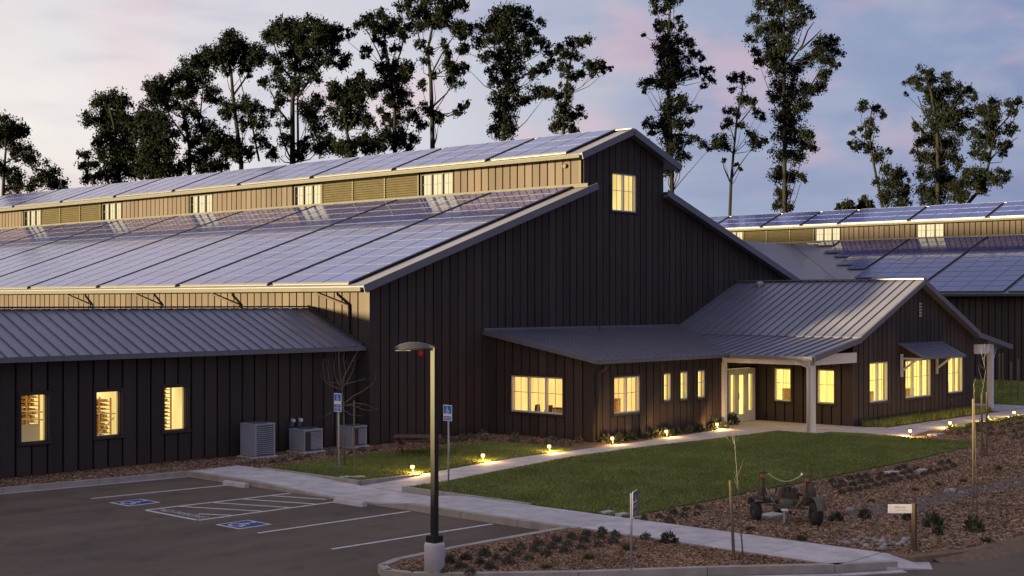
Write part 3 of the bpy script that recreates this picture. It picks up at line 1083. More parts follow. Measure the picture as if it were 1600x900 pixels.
def build_barn(root, x_off, y0, y1, near, wins, louvs, with_gable=True, gaps=None, detail=None):
    """monitor barn running along Y from y0 to y1; near: Y range whose boards are built one by one"""
    X = lambda v: v + x_off
    # roof slabs (metal, under the panels)
    yR0, yR1 = y0 - RAKE, y1 + RAKE

    def roof(xa, za, xb, zb, th=0.12):
        vs = [(xa, yR0, za), (xb, yR0, zb), (xb, yR1, zb), (xa, yR1, za)]
        vs = [(a, b_, c - th) for a, b_, c in vs] + vs
        if xa > xb:
            fs = [(0, 1, 2, 3), (7, 6, 5, 4), (4, 5, 1, 0), (5, 6, 2, 1), (6, 7, 3, 2), (7, 4, 0, 3)]
        else:
            fs = [(3, 2, 1, 0), (4, 5, 6, 7), (0, 1, 5, 4), (1, 2, 6, 5), (2, 3, 7, 6), (3, 0, 4, 7)]
        put("roof", MB().add(vs, fs), M_roof, root)
    roof(X(EX0), Z_E, X(MX0), Z_MB)
    roof(X(2 * MC - EX0), Z_E, X(MX1), Z_MB)
    roof(X(MEX0), Z_ME, X(MC), Z_R)
    roof(X(2 * MC - MEX0), Z_ME, X(MC), Z_R - .002)
    # rake boards
    for xa, za, xb, zb in ((EX0, Z_E, MX0 + .35, Z_MB + SL * .35), (2 * MC - EX0, Z_E, MX1 - .35, Z_MB + SL * .35), (MEX0, Z_ME, MC, Z_R), (2 * MC - MEX0, Z_ME, MC, Z_R)):
        mb = MB()
        mb.beam((X(xa), yR0 - .03, za - .085), (X(xb), yR0 - .03, zb - .085), 0.05, 0.26)
        put("rake_board", mb, M_fascia, root)
    # ridge cap, flashing at the foot of the monitor, eave gutters
    put("ridge_cap", MB().beam((X(MC), yR0, Z_R + .02), (X(MC), yR1, Z_R + .02), 0.3, 0.04), M_fascia, root)
    put("flashing", MB().box(X(MX0) - .16, y0 - .42, Z_MB - .03, X(MX0) - .081, y1, Z_MB + .12), M_pale, root)
    put("flashing", MB().box(X(MX1) + .085, y0 - .42, Z_MB - .03, X(MX1) + .16, y1, Z_MB + .12), M_pale, root)
    for xx, zz_ in ((EX0, Z_E), (MEX0, Z_ME)):
        g = MB()
        g.box(X(xx) - .12, yR0 + .02, zz_ - .16, X(xx) + .01, yR1, zz_ - .145)
        g.box(X(xx) - .12, yR0 + .02, zz_ - .145, X(xx) - .105, yR1, zz_ - .02)
        g.box(X(xx) - .104, yR0 + .02, zz_ - .144, X(xx) - .09, yR0 + .035, zz_ - .02)
        put("gutter", g, M_pale, root)
    # side walls
    board_wall(root, 'X', X(BX0), y0 + .1, y1, 0, sz(5.30), (), 0.405, singles=near)
    mo = [(a, b_, sz(9.28) + .02, sz(10.36)) for a, b_ in wins] + [(a, b_, sz(9.30), sz(10.40)) for a, b_ in louvs]
    board_wall(root, 'X', X(MX0), y0 + .1, y1, Z_MB - .2, sz(10.62), mo, 0.405, singles=near)
    put("wall", MB().box(X(MX1) - .1, y0 + .1, Z_MB - .3, X(MX1), y1, sz(10.6)), M_core, root)
    put("wall", MB().box(X(BX1) - .1, y0 + .1, 0, X(BX1), y1, sz(5.3)), M_core, root)
    put("wall", MB().box(X(BX0) + .2, y1 - .2, 0, X(BX1) - .2, y1, sz(5.2)), M_core, root)
    for a, b_ in wins:
        if near[0] - 2 <= (a + b_) / 2 <= near[1] + 25:
            window(root, 'X', X(MX0), a, b_, sz(9.28) + .02, sz(10.36), 3, frame=M_pale, room=E_pale, depth=1.2, room_pad=.15, set_in=.0, trim=False)
    for a, b_ in louvs:
        lv = empty("louver", (X(MX0), (a + b_) / 2, sz(9.3)), parent=root)
        f = MB()
        z0, z1 = sz(9.30), sz(10.40)
        x = X(MX0)
        k3 = (b_ - a) / 3
        for k in range(4):
            u = a + k * k3
            f.box(x - .11, u - .03, z0, x - .06, u + .03, z1)
        for k in range(3):
            f.box(x - .11, a + k * k3 + .03, z1 - .05, x - .06, a + (k + 1) * k3 - .03, z1)
            f.box(x - .11, a + k * k3 + .03, z0, x - .06, a + (k + 1) * k3 - .03, z0 + .05)
        put("frame", f, M_louv, lv)
        put("backing", MB().box(x + .03, a, z0, x + .05, b_, z1), M_core, lv)
        ns = 9
        for k in range(3):
            far = MB()
            for j in range(ns):
                zc = z0 + .06 + (z1 - z0 - .12) * (j + .5) / ns
                mb = MB().obox((x - .045, a + (k + .5) * k3, zc), (.045, 0, .045), (0, k3 / 2 - .032, 0), (.006, 0, -.006))
                if a < 56:
                    put("slat", mb, M_louv, lv)
                else:
                    far.add(mb.v, mb.f)
            if far.f:
                put("slat", far, M_louv, lv, kind="stuff")
    if with_gable:
        def zt(u):
            u = u - x_off
            if u > MC:
                u = 2 * MC - u
            return (Z_ME + SM * (u - MEX0) - .13) if u > MX0 else (Z_E + SL * (u - EX0) - .13)
        gw = [(X(42.75), X(44.36), sz(8.42), sz(9.98))]
        board_wall(root, 'Y', y0, X(BX0), X(BX1), 0, zt, gw, 0.41, kinks=(X(MX0), X(MX1), X(MC)), singles=None)
        window(root, 'Y', y0, *gw[0], 2, frame=M_white, room=E_gold, depth=1.6, room_pad=.3)
        put("corner_board", MB().box(X(BX0) - .085, y0 - .085, 0, X(BX0) - .001, y0 + .1, sz(5.1)), M_trim, root)
        put("corner_board", MB().box(X(MX0) - .085, y0 - .02, Z_MB + .13, X(MX0) - .002, y0 + .1, sz(10.45)), M_trim, root)


barn = empty("barn", (43.6, BY, 0), "long dark board barn with raised monitor roof, its gable end facing the lawn", "barn")
build_barn(barn, 0.0, BY, 102.0, (33, 66), MWIN, LOUV)
# small round vent and box on the monitor, downspouts below the lower eave
put("lamp_bracket", MB().lathe([(0.0, -.1), (.09, -.1), (.09, 0), (0, 0)], (MX0 - .085, 34.55, sz(10.15)), 10, 'X'), M_trim, barn)


def downspout(parent, p_top, drop, wall_d, dirv, ztop, zbot, m):
    a = Vector(p_top)
    b_ = a + Vector((0, 0, -.06))
    c = Vector(wall_d)
    pts = [a, b_, c, c + Vector((0, 0, -.12)), Vector((c.x, c.y, zbot))]
    put("downspout", MB().tube(pts, .055, 8), m, parent, smooth=True)


for y in (35.25, 41.2, 46.3, 51.5):
    downspout(barn, (EX0 - .05, y + .35, Z_E - .15), 0, (BX0 - .16, y - .45 if y > 36 else y - .55, Z_E - .62), 0, 0, 0.0 if y < 36 else 4.3, M_trim)
# thin mast on the far side of the monitor
put("vent_pipe", MB().tube([(56.9, 36.5, 5.9), (56.9, 36.5, 6.9)], .03, 6), M_galv, barn)

# ---------------------------------------------------------------- solar arrays
MODW, MODN, SLR = 5.55 / 4, 12, math.hypot(1, SL)
low_len = (MX0 - .22 - (EX0 + .12)) * SLR
MODH = low_len / MODN
mon_len = (MC - .06 - (MEX0 + .1)) * math.hypot(1, SM)
MODH2 = mon_len / 3


def module_mesh(w, h, name="solar_panel"):
    """w along Y, h up-slope (local X), lying in local XY"""
    mb = MB()
    g = .013
    r = .014
    x0, x1, y0, y1 = g / 2, h - g / 2, -w / 2 + g / 2, w / 2 - g / 2
    mb.box(x0, y0, 0, x0 + r, y1, .05, 1)
    mb.box(x1 - r, y0, 0, x1, y1, .05, 1)
    q = .008
    mb.box(x0 + r, y0, 0, x1 - r, y0 + q, .05, 1)
    mb.box(x0 + r, y1 - q, 0, x1 - r, y1, .05, 1)
    mb.box(x0 + r, y0 + q, .005, x1 - r, y1 - q, .044, 0)
    return mb


ORD = ["nearest", "second", "third", "fourth", "fifth", "sixth", "seventh", "eighth", "ninth", "tenth", "eleventh", "twelfth"]


def arrays(x_off, gaps, roofname, barnname, low, singles_y, clip=None, word="gable end"):
    xe, ze, sl, rows, mh = (EX0 + .12, Z_E, SL, MODN, MODH) if low else (MEX0 + .1, Z_ME, SM, 3, MODH2)
    ex = EX0 if low else MEX0
    ang = math.atan(sl)
    rot = Matrix.Rotation(-ang, 4, 'Y')
    d = Vector((math.cos(ang), 0, math.sin(ang)))
    base = Vector((xe + x_off, 0, ze + sl * (xe - ex) + .07))
    for i, (ya, yb) in enumerate(zip(gaps[:-1], gaps[1:])):
        y0, y1 = ya + .14, yb - .14
        ncol = max(1, round((y1 - y0) / MODW))
        w = (y1 - y0) / ncol
        mod = module_mesh(w, mh).mesh("solar_panel", [M_pv, M_frame])
        root = empty("solar_array", base + Vector((0, (y0 + y1) / 2, 0)), f"{ORD[i]} solar array from the {word} on the {barnname}'s {roofname} roof", "solar array",
                     f"solar arrays on the {barnname}'s {roofname} roof")
        far = MB()
        for c in range(ncol):
            for r in range(rows):
                loc = base + d * (r * mh) + Vector((0, y0 + (c + .5) * w, 0))
                if clip and loc.y + w / 2 > clip(loc.x):
                    continue
                if (ya + yb) / 2 < singles_y:
                    linked("solar_panel", mod, root, loc, rot)
                else:
                    mm = Matrix.Translation(loc) @ rot
                    t = module_mesh(w, mh)
                    o_ = len(far.v)
                    far.v += [tuple(mm @ Vector(q)) for q in t.v]
                    far.f += [tuple(k + o_ for k in q) for q in t.f]
                    far.mi += t.mi
        if far.f:
            put("solar_panel", far, [M_pv, M_frame], root, kind="stuff")
        rail = MB()
        for fr_ in (0.0, .5, 1.0):
            q = base + d * (rows * mh * fr_ * .98 + .02) - Vector((0, 0, .03))
            yy1 = y1 if not clip else min(y1, clip(q.x) - .3)
            if yy1 > y0 + .3:
                rail.box(q.x - .02, y0 + .05, q.z - .02, q.x + .02, yy1 - .05, q.z + .02)
        if rail.f:
            put("rail", rail, M_frame, root)


G1 = [34.0] + [g * S_ for g in AR_GAPS[1:]]
arrays(0, G1, "lower", "long dark barn", True, 60)
arrays(0, G1, "top", "long dark barn", False, 60)

# ================================================================== SECOND BARN
OFF = 50.06
barn2 = empty("barn", (93.6, 40, 0), "dark barn at the right edge, behind the office, its monitor roof lined with blue panels", "barn")
build_barn(barn2, OFF, 26.0, 66.0, (26, 62), [(42.1, 44.15), (50.2, 52.3), (58.7, 60.6)], [(52.4, 58.6)], with_gable=True)
G2 = [26.3, 32.9, 38.75, 44.5, 50.05, 53.2, 56.7, 61.5, 65.9]


def valley2(x):
    return 45.75 + (x - 82.19) * 1.0 - 1.0


arrays(OFF, G2[:6], "lower", "right-hand barn", True, 200, clip=valley2, word="right")
arrays(OFF, G2, "top", "right-hand barn", False, 200, word="right")

# ================================================================== LINK ROOF
link = empty("link_building", (68, 50, 0), "low building with a plain grey metal roof joining the two barns", "building")
RY, RZ = 54.3, 9.12
xr0, xr1 = MX1 + (Z_MB - RZ) / SL, OFF + MX0 - (Z_MB - RZ) / SL
eY, eZ = RY - (RZ - 5.25) / SL, 5.25
xe0, xe1 = 2 * MC - EX0 - (5.25 - Z_E) / SL, OFF + EX0 + (5.25 - Z_E) / SL
for sgn in (1, -1):
    y_e = RY + (eY - RY) * sgn
    vs = [(xe0, y_e, eZ), (xe1, y_e, eZ), (xr1, RY, RZ), (xr0, RY, RZ)]
    vs2 = [(a, b_, c + .035) for a, b_, c in vs]
    fs = [(3, 2, 1, 0), (4, 5, 6, 7), (0, 1, 5, 4), (1, 2, 6, 5), (2, 3, 7, 6), (3, 0, 4, 7)]
    if sgn < 0:
        fs = [tuple(reversed(q)) for q in fs]
    put("roof", MB().add(vs + vs2, fs), M_roof, link)
put("valley_flashing", MB().beam((xe1 + .05, eY, eZ + .06), (xr1, RY, RZ + .06), .12, .02), M_fascia, link)
put("wall", MB().box(57.3, eY + .7, 0, 79.9, eY + .9, 5.3), M_wall, link)

# ================================================================== LEFT WING (annex)
AY, AX1 = 34.40, 29.80
annex = empty("wing", (10, AY, 0), "low dark wing at left with a grey seamed metal roof and three storeroom windows", "building")
awin = [(17.96, 18.75, 0.90, 2.20), (20.20, 21.0, 0.90, 2.18), (22.41, 23.2, 0.91, 2.20), (13.5, 14.3, 0.9, 2.2), (11.2, 12.0, 0.9, 2.2)]
board_wall(annex, 'Y', AY, -80.0, AX1, 0, 3.22, awin, 0.462, singles=(14.5, 40), thick=.06, gap=.06)  # wing runs on unseen to the left, lengthened to block the low sun
# roof: eave Y 33.95 z 3.22, ridge Y 36.95 z 4.50
ARZ, ARY, AEY, AEZ = 4.50, 36.9, 33.95, 3.24
seam_roof(annex, (14.0, AEY, AEZ), (1, 0, 0), (0, ARY - AEY, ARZ - AEZ), 29.82 - 14.0, 0.415, th=.05)
for (a, b_) in ((-80, 14.0),):
    seam_roof(annex, (a, AEY, AEZ), (1, 0, 0), (0, ARY - AEY, ARZ - AEZ), b_ - a, 11)
vs = [(-80, ARY, ARZ), (29.82, ARY, ARZ), (29.82, ARY + 3.4, 3.0), (-80, ARY + 3.4, 3.0)]
put("roof", MB().add([(a, b_, c - .06) for a, b_, c in vs] + vs, [(3, 2, 1, 0), (4, 5, 6, 7), (0, 1, 5, 4), (1, 2, 6, 5), (2, 3, 7, 6), (3, 0, 4, 7)]), M_roof, annex)
put("wall", MB().box(-80, 40.0, 0, 29.8, 40.1, 3.05), M_core, annex)
put("wall", MB().box(-80, 34.6, 0, -79.9, 40.0, 3.05), M_core, annex)
put("ridge_cap", MB().beam((-80, ARY, ARZ + .045), (29.80, ARY, ARZ + .045), .26, .05), M_pale, annex)
put("flashing", MB().beam((29.78, AEY + .05, AEZ + .08), (29.78, ARY, ARZ + .08), .06, .05), M_pale, annex)
g = MB()
g.box(-80, AEY - .11, AEZ - .14, 29.8, AEY - .095, AEZ - .01)
g.box(-80, AEY - .095, AEZ - .14, 29.8, AEY + .01, AEZ - .125)
g.box(29.78, AEY - .094, AEZ - .124, 29.8, AEY + .01, AEZ - .02)
put("gutter", g, M_fascia, annex)
put("soffit", MB().box(-80, AEY, 3.10, 29.8, AY - .07, 3.13), M_trim, annex)
for k, wv in enumerate(awin):
    w_ = window(annex, 'Y', AY, *wv, 1, frame=M_trim, muntin=False, room=E_gold if k < 3 else None, depth=1.9, room_pad=0.75, set_in=.04, fw=.022)
    jb = MB()
    a, b_, z0, z1 = wv
    jb.box(b_ - .03, AY + .1, z0 + .02, b_ - .004, AY + .175, z1 - .02)
    jb.box(a + .004, AY + .1, z0 + .02, a + .03, AY + .175, z1 - .02)
    jb.box(a + .03, AY + .1, z0 + .004, b_ - .03, AY + .175, z0 + .03)
    put("jamb", jb, M_signw, w_)

rack_lab = ["storage rack of wooden trays seen through the leftmost storeroom window", "storage rack of wooden trays seen through the middle storeroom window",
            "storage rack of wooden trays seen through the right storeroom window"]
for k in range(3):
    u0, u1, z0, z1 = awin[k]
    rk = empty("storage_rack", ((u0 + u1) / 2, AY + 1.6, z0 - .85), rack_lab[k], "rack", "storage racks inside the left wing")
    xa, xb = (u0 + .2, u1 + .36) if k < 2 else (u0 + .3, u0 + 1.0)
    ya, yb = AY + 1.1, AY + 1.75
    zt_ = z1 + .2 if k != 1 else z1 - .28
    up = MB()
    for x in (xa, (xa + xb) / 2 + .1, xb):
        up.box(x - .02, ya, z0 - .85, x + .02, ya + .04, zt_)
        up.box(x - .02, yb - .04, z0 - .85, x + .02, yb, zt_)
    put("upright", up, M_wood, rk)
    z = z0 - .5
    while z < zt_ - .05:
        put("shelf", MB().box(xa + .022, ya + .045, z, xb - .022, yb - .045, z + .022), M_wood, rk)
        it = MB()
        x = xa + .04
        while x < xb - .13:
            w = random.uniform(.05, .11)
            it.box(x, ya + .06, z + .023, x + w, yb - .1, z + .023 + random.uniform(.03, .075))
            x += w + random.uniform(.01, .05)
        put("tray", it, M_wood, rk)
        z += .115
for k, lb in ((0, "white handrail behind the leftmost storeroom window"), (1, "white handrail behind the middle storeroom window")):
    u0, u1, z0, z1 = awin[k]
    mb = MB()
    yy = AY + .75
    if k == 0:
        mb.tube([(u0 + .1, yy, z0 + .82), (u1 + .3, yy, z0 + .74)], .022, 6)
        mb.tube([(u0 + .1, yy, z0 + .60), (u1 + .3, yy, z0 + .52)], .022, 6)
        mb.box(u0 + .2, yy + .05, z0 - .4, u1 + .2, yy + .1, z0 + .42)
    else:
        mb.tube([(u0 + .1, yy, z0 + .62), (u1 + .3, yy, z0 + .56)], .02, 6)
        mb.tube([(u0 + .45, yy, z0 - .1), (u1 + .25, yy, z0 + .45)], .02, 6)
        mb.tube([(u0 + .42, yy, z0 - .3), (u0 + .42, yy, z0 + .62)], .02, 6)
    put("handrail", mb, M_signw, label=lb, cat="handrail", at=(u0, yy, z0 - .9))

# ================================================================== OFFICE (lean-to, entry wing, porches)
off = empty("office", (46, 29, 0), "dark board office wing with lit windows, porch and grey seamed metal roofs", "building")
LX0, LY, LX1 = 35.60, 28.90, 43.40
LE_Y, LE_Z, LT_Z = 28.40, 2.75, 3.66
LS = (LT_Z - LE_Z) / (BY - .09 - LE_Y)


def lean_z(y):
    return LE_Z + LS * (y - LE_Y)


WX0, WX1, WY = 46.55, 57.2, 25.20
WB0, WB1 = 46.45, 57.05                      # roof breaks
PE0, PE1 = 43.0, 60.5                        # porch eaves
WRX = (WB0 + WB1) / 2
PZ, BZ = 2.77, 3.38
WS = (5.60 - BZ) / (WRX - WB0)
PSL = (BZ - PZ) / (WB0 - PE0)
WRY0, WRY1 = 24.78, BY - .09


def wing_z(x):
    if x > WRX:
        x = 2 * WRX - x
    return BZ + WS * (x - WB0) if x > WB0 else PZ + PSL * (x - PE0)


# lean-to walls
lw = [(36.64, 38.14, .84, 2.12), (39.52, 39.99, 1.14, 2.14), (40.54, 41.03, 1.14, 2.16), (41.64, 42.14, 1.14, 2.17)]
board_wall(off, 'Y', LY, LX0, LX1, 0, lambda u: lean_z(LY) - .10, lw, 0.40)
tw = [(30.2, 32.62, .82, 2.10)]
board_wall(off, 'X', LX0, LY + .0, BY - .08, 0, lambda y: lean_z(y) - .10, tw, 0.405)
put("corner_board", MB().box(LX0 - .086, LY - .086, 0, LX0 - .001, LY - .001, lean_z(LY) - .12), M_trim, off)
window(off, 'Y', LY, *lw[0], 2, room=E_warm, depth=2.6, room_pad=.5)
for w_ in lw[1:]:
    window(off, 'Y', LY, *w_, 1, room=E_room, depth=1.6, room_pad=.15, fw=.05)
window(off, 'X', LX0, *tw[0], 3, room=E_warm, depth=.9, room_pad=.15)
# lean-to roof with valley on the right


def lim_lean(u):
    x = LE0 + u
    b_ = 0.0
    if x > PE0:
        b_ = max(0, (wing_z(x) - LE_Z) / (LT_Z - LE_Z))
    return (b_, 1.0) if b_ < 1 else (1.0, 1.0)


LE0 = 35.25
seam_roof(off, (LE0, LE_Y, LE_Z), (1, 0, 0), (0, BY - .09 - LE_Y, LT_Z - LE_Z), 47.2 - LE0, 0.40, lim=lim_lean, kink=(PE0 - LE0, WB0 - LE0))
put("rake_board", MB().beam((LE0 - .025, LE_Y, LE_Z - .05), (LE0 - .025, BY - .09, LT_Z - .05), .04, .15), M_fascia, off)
put("flashing", MB().box(LE0, BY - .16, LT_Z - .005, 47.1, BY - .083, LT_Z + .10), M_fascia, off)
g = MB()
g.box(LE0, LE_Y - .11, LE_Z - .12, PE0 - .05, LE_Y - .095, LE_Z - .005)
g.box(LE0, LE_Y - .095, LE_Z - .12, PE0 - .05, LE_Y + .01, LE_Z - .105)
g.box(LE0, LE_Y - .094, LE_Z - .104, LE0 + .015, LE_Y + .01, LE_Z - .005)
put("gutter", g, M_fascia, off)
put("soffit", MB().box(LX0, LE_Y, LE_Z - .10, LX1, LY - .08, LE_Z - .07), M_trim, off)
downspout(off, (LE0 + .45, LE_Y - .04, LE_Z - .1), 0, (LX0 + .06, LY - .15, LE_Z - .5), 0, 0, 0.05, M_trim)
# entry wall and door
board_wall(off, 'Y', 29.40, LX1, WX0, 0, 2.72, [(44.42, 46.34, 0.0, 2.10)], 0.40)
put("wall", MB().box(LX1 - .1, LY + .17, 0, LX1 - .002, 29.56, 2.72), M_wall, off)
dr = empty("entry_door", (45.38, 29.40, 0), parent=off)
f = MB()
for a, b_ in ((44.43, 44.52), (45.0, 45.06), (45.72, 45.78), (46.25, 46.33)):
    f.box(a, 29.33, 0.0, b_, 29.46, 2.09)
for a, b_ in ((44.52, 45.0), (45.06, 45.72), (45.78, 46.25)):
    f.box(a, 29.34, 2.0, b_, 29.46, 2.09)
for a, b_ in ((44.52, 45.0), (45.78, 46.25)):
    f.box(a, 29.35, 0.0, b_, 29.45, .42)
    f.box(a, 29.35, .42, a + .1, 29.45, 2.0)
    f.box(b_ - .1, 29.35, .42, b_, 29.45, 2.0)
    f.box(a + .1, 29.35, 1.86, b_ - .1, 29.45, 2.0)
    put("sidelight", MB().box(a + .1, 29.395, .42, b_ - .1, 29.402, 1.86), M_pane, dr)
put("frame", f, M_white, dr)
lf = MB()
lf.box(45.064, 29.36, .02, 45.716, 29.41, .30)
lf.box(45.064, 29.36, .30, 45.22, 29.41, 1.995)
lf.box(45.56, 29.36, .30, 45.716, 29.41, 1.995)
lf.box(45.22, 29.36, 1.84, 45.56, 29.41, 1.995)
put("door_leaf", lf, M_white, dr)
put("pane", MB().box(45.22, 29.383, .30, 45.56, 29.389, 1.84), M_pane, dr)
put("handle", MB().tube([(45.13, 29.35, .9), (45.13, 29.30, .92), (45.13, 29.30, 1.12), (45.13, 29.35, 1.14)], .015, 6), M_black, dr)
g = MB()
g.box(44.3, 31.2, 0.01, 46.45, 31.23, 2.5)
g.box(44.27, 29.6, 0.01, 44.3, 31.2, 2.5)
g.box(46.35, 29.6, 0.01, 46.38, 31.2, 2.5)
g.box(44.3, 29.6, 2.5, 46.35, 31.2, 2.53)
put("lit_room", g, E_room, dr)
# wing walls
ww = [(27.81, 28.56, .81, 2.10), (25.91, 26.65, .81, 2.11)]
board_wall(off, 'X', WX0, WY + .0, 29.32, 0, 2.98, ww, 0.405)
for w_ in ww:
    window(off, 'X', WX0, *w_, 1, room=E_room, depth=1.7, room_pad=.25, fw=.05)
gw = [(47.79, 49.35, .82, 2.36), (50.77, 53.12, .82, 2.36), (54.68, 56.18, .84, 2.36)]


def zt_w(u):
    return wing_z(u) - .12


board_wall(off, 'Y', WY, WX0, WX1, 0, zt_w, gw, 0.385, kinks=(WRX, WB0, WB1))
put("corner_board", MB().box(WX0 - .086, WY - .086, 0, WX0 - .001, WY - .001, 2.95), M_trim, off)
window(off, 'Y', WY, *gw[0], 2, room=E_room, depth=2.0, room_pad=.3)
window(off, 'Y', WY, *gw[1], 3, room=E_room, depth=2.0, room_pad=.3)
window(off, 'Y', WY, *gw[2], 2, room=E_room, depth=2.0, room_pad=.3)
put("wall", MB().box(WX1 - .12, WY + .17, 0, WX1, BY - .1, 3.2), M_wall, off)
# wing roofs, left slope: upper and porch
yl = WRY1 - WRY0


def yv(x):                                       # where the lean-to plane meets height of wing at x
    return LE_Y + (wing_z(x) - LE_Z) / LS


def lim_up(u):
    y = WRY0 + u
    zl = lean_z(y)
    s0 = 0.0
    if zl > BZ:
        s0 = (zl - BZ) / (5.60 - BZ)
    return (s0, 1.0)


def lim_po(u):
    y = WRY0 + u
    zl = lean_z(y)
    s0 = max(0, min(1, (zl - PZ) / (BZ - PZ))) if y > LE_Y else 0.0
    return (s0, 1.0)


ykink = LE_Y + (BZ - LE_Z) / LS
seam_roof(off, (WB0, WRY0, BZ), (0, 1, 0), (WRX - WB0, 0, 5.60 - BZ), yl, 0.41, lim=lim_up, kink=(ykink - WRY0,), th=.09)
seam_roof(off, (PE0, WRY0, PZ - .03), (0, 1, 0), (WB0 + .04 - PE0, 0, BZ - PZ), yl, 0.41, lim=lim_po, kink=(LE_Y - WRY0, ykink - WRY0), th=.07)
seam_roof(off, (WB1, WRY0, BZ), (0, 1, 0), (WRX - WB1, 0, 5.60 - BZ), yl, 0.41, th=.09)
seam_roof(off, (PE1, WRY0, PZ - .03), (0, 1, 0), (WB1 - .04 - PE1, 0, BZ - PZ), yl, 0.41, th=.07)
put("ridge_cap", MB().beam((WRX, WRY0 - .02, 5.64), (WRX, WRY1, 5.64), .28, .05), M_fascia, off)
for xa, za, xb, zb in ((WB0, BZ, WRX, 5.60), (PE0, PZ - .03, WB0 + .02, BZ - .03), (WB1, BZ, WRX, 5.60), (PE1, PZ - .03, WB1 - .02, BZ - .03)):
    put("rake_board", MB().beam((xa, WRY0 - .025, za - .07), (xb, WRY0 - .025, zb - .07), .045, .2), M_fascia, off)
for pe, sg in ((PE0, -1), (PE1, 1)):
    g = MB()
    y_end = LE_Y if sg < 0 else WRY1
    xo, xi = pe + sg * .11, pe - sg * .01
    g.box(min(xo, xo - sg * .015), WRY0 + .02, PZ - .15, max(xo, xo - sg * .015), y_end, PZ - .03)
    g.box(min(xo, xi), WRY0 + .02, PZ - .165, max(xo, xi), y_end, PZ - .15)
    put("gutter", g, M_fascia, off)
# roof turbine box near the ridge
put("roof_vent", MB().lathe([(0, 0), (.13, 0), (.13, .12), (.18, .14), (.18, .24), (.05, .30), (0, .30)], (51.25, 32.2, 5.32), 10), M_galv, off)
put("vent_pipe", MB().tube([(51.3, 32.25, 5.6), (51.3, 32.25, 6.5)], .012, 6), M_trim, off)
put("vent_pipe", MB().tube([(41.3, 33.2, 3.4), (41.3, 33.2, 4.1)], .03, 6), M_trim, off)
# porch beams, posts, ceiling
put("porch_beam", MB().box(43.2, 25.05, 2.42, 43.4, 28.80, 2.66), M_post, off)
put("porch_beam", MB().box(43.401, 24.95, 2.42, 46.45, 25.12, 2.80), M_post, off)
put("porch_beam", MB().box(57.25, 24.95, 2.44, 58.95, 25.12, 2.85), M_post, off)
put("porch_beam", MB().box(58.75, 25.121, 2.44, 58.95, BY - .3, 2.80), M_post, off)
put("post", MB().box(43.19, 24.94, 0.0, 43.41, 25.16, 2.419), M_post, off)
put("post", MB().box(43.19, 28.70, 0.0, 43.38, 28.89, 2.419), M_post, off)
put("post", MB().box(58.62, 24.92, 0.0, 58.84, 25.14, 2.439), M_post, off)
put("porch_ceiling", MB().box(43.41, 25.13, 2.66, 46.46, 28.8, 2.69), M_trim, off)
put("downspout", MB().tube([(42.93, 25.5, 2.62), (42.95, 25.5, 2.55), (43.12, 25.1, 2.35), (43.12, 25.1, .05)], .045, 8), M_post, off, smooth=True)
put("downspout", MB().tube([(60.5, 25.5, 2.62), (60.4, 25.5, 2.55), (58.95, 25.0, 2.15), (58.92, 25.0, .05)], .045, 8), M_post, off, smooth=True)
# gable vent
gv = empty("gable_vent", (52.0, WY - .09, 4.1), parent=off)
fr_ = MB()
for a in (51.85, 52.13):
    fr_.box(a, WY - .12, 4.08, a + .04, WY - .08, 4.68)
put("frame", fr_, M_trim, gv)
for k in range(5):
    put("slat", MB().obox((52.01, WY - .10, 4.14 + k * .12), (.115, 0, 0), (0, .02, -.02), (0, .003, .028)), M_galv, gv)
# awning over the middle windows
aw = empty("awning", (52, WY, 2.5), parent=off)
seam_aw = []
o_ = Vector((50.1, 24.08, 2.53))
n = 10
for i in range(n):
    pm = seam_panel(o_, Vector((1, 0, 0)), Vector((0, WY - .09 - 24.08, .53)), i * .392, (i + 1) * .392 - .004, 0, 0, 1, 1, .03, .035)
    put("roof_panel", pm, M_roof, aw)
put("fascia", MB().box(50.08, 24.05, 2.44, 54.05, 24.076, 2.53), M_fascia, aw)
for x in (50.35, 53.5):
    br_ = MB()
    br_.box(x - .045, WY - .17, 1.72, x + .045, WY - .09, 2.62)
    br_.box(x - .04, 24.2, 2.42, x + .04, WY - .171, 2.49)
    br_.beam((x, WY - .172, 1.98), (x, 24.45, 2.42), .07, .07)
    put("bracket", br_, M_post, aw)
# porch downlights give the warm wash on the slab and wall
for (x, y) in ((44.6, 27.6), (45.3, 25.9)):
    put("downlight", MB().lathe([(0, 2.655), (.07, 2.655), (.085, 2.659), (.085, 2.66)], (x, y, 0), 10), E_lamp, off)
    ld = bpy.data.lights.new("porch_lamp", "SPOT")
    ld.energy = 9
    ld.spot_size = math.radians(150)
    ld.spot_blend = .6
    ld.color = (1, .68, .28)
    ld.shadow_soft_size = .06
    lo = bpy.data.objects.new("porch_lamp", ld)
    COL.objects.link(lo)
    lo.parent = off
    lo.location = Vector((x, y, 2.63)) - wloc(off)

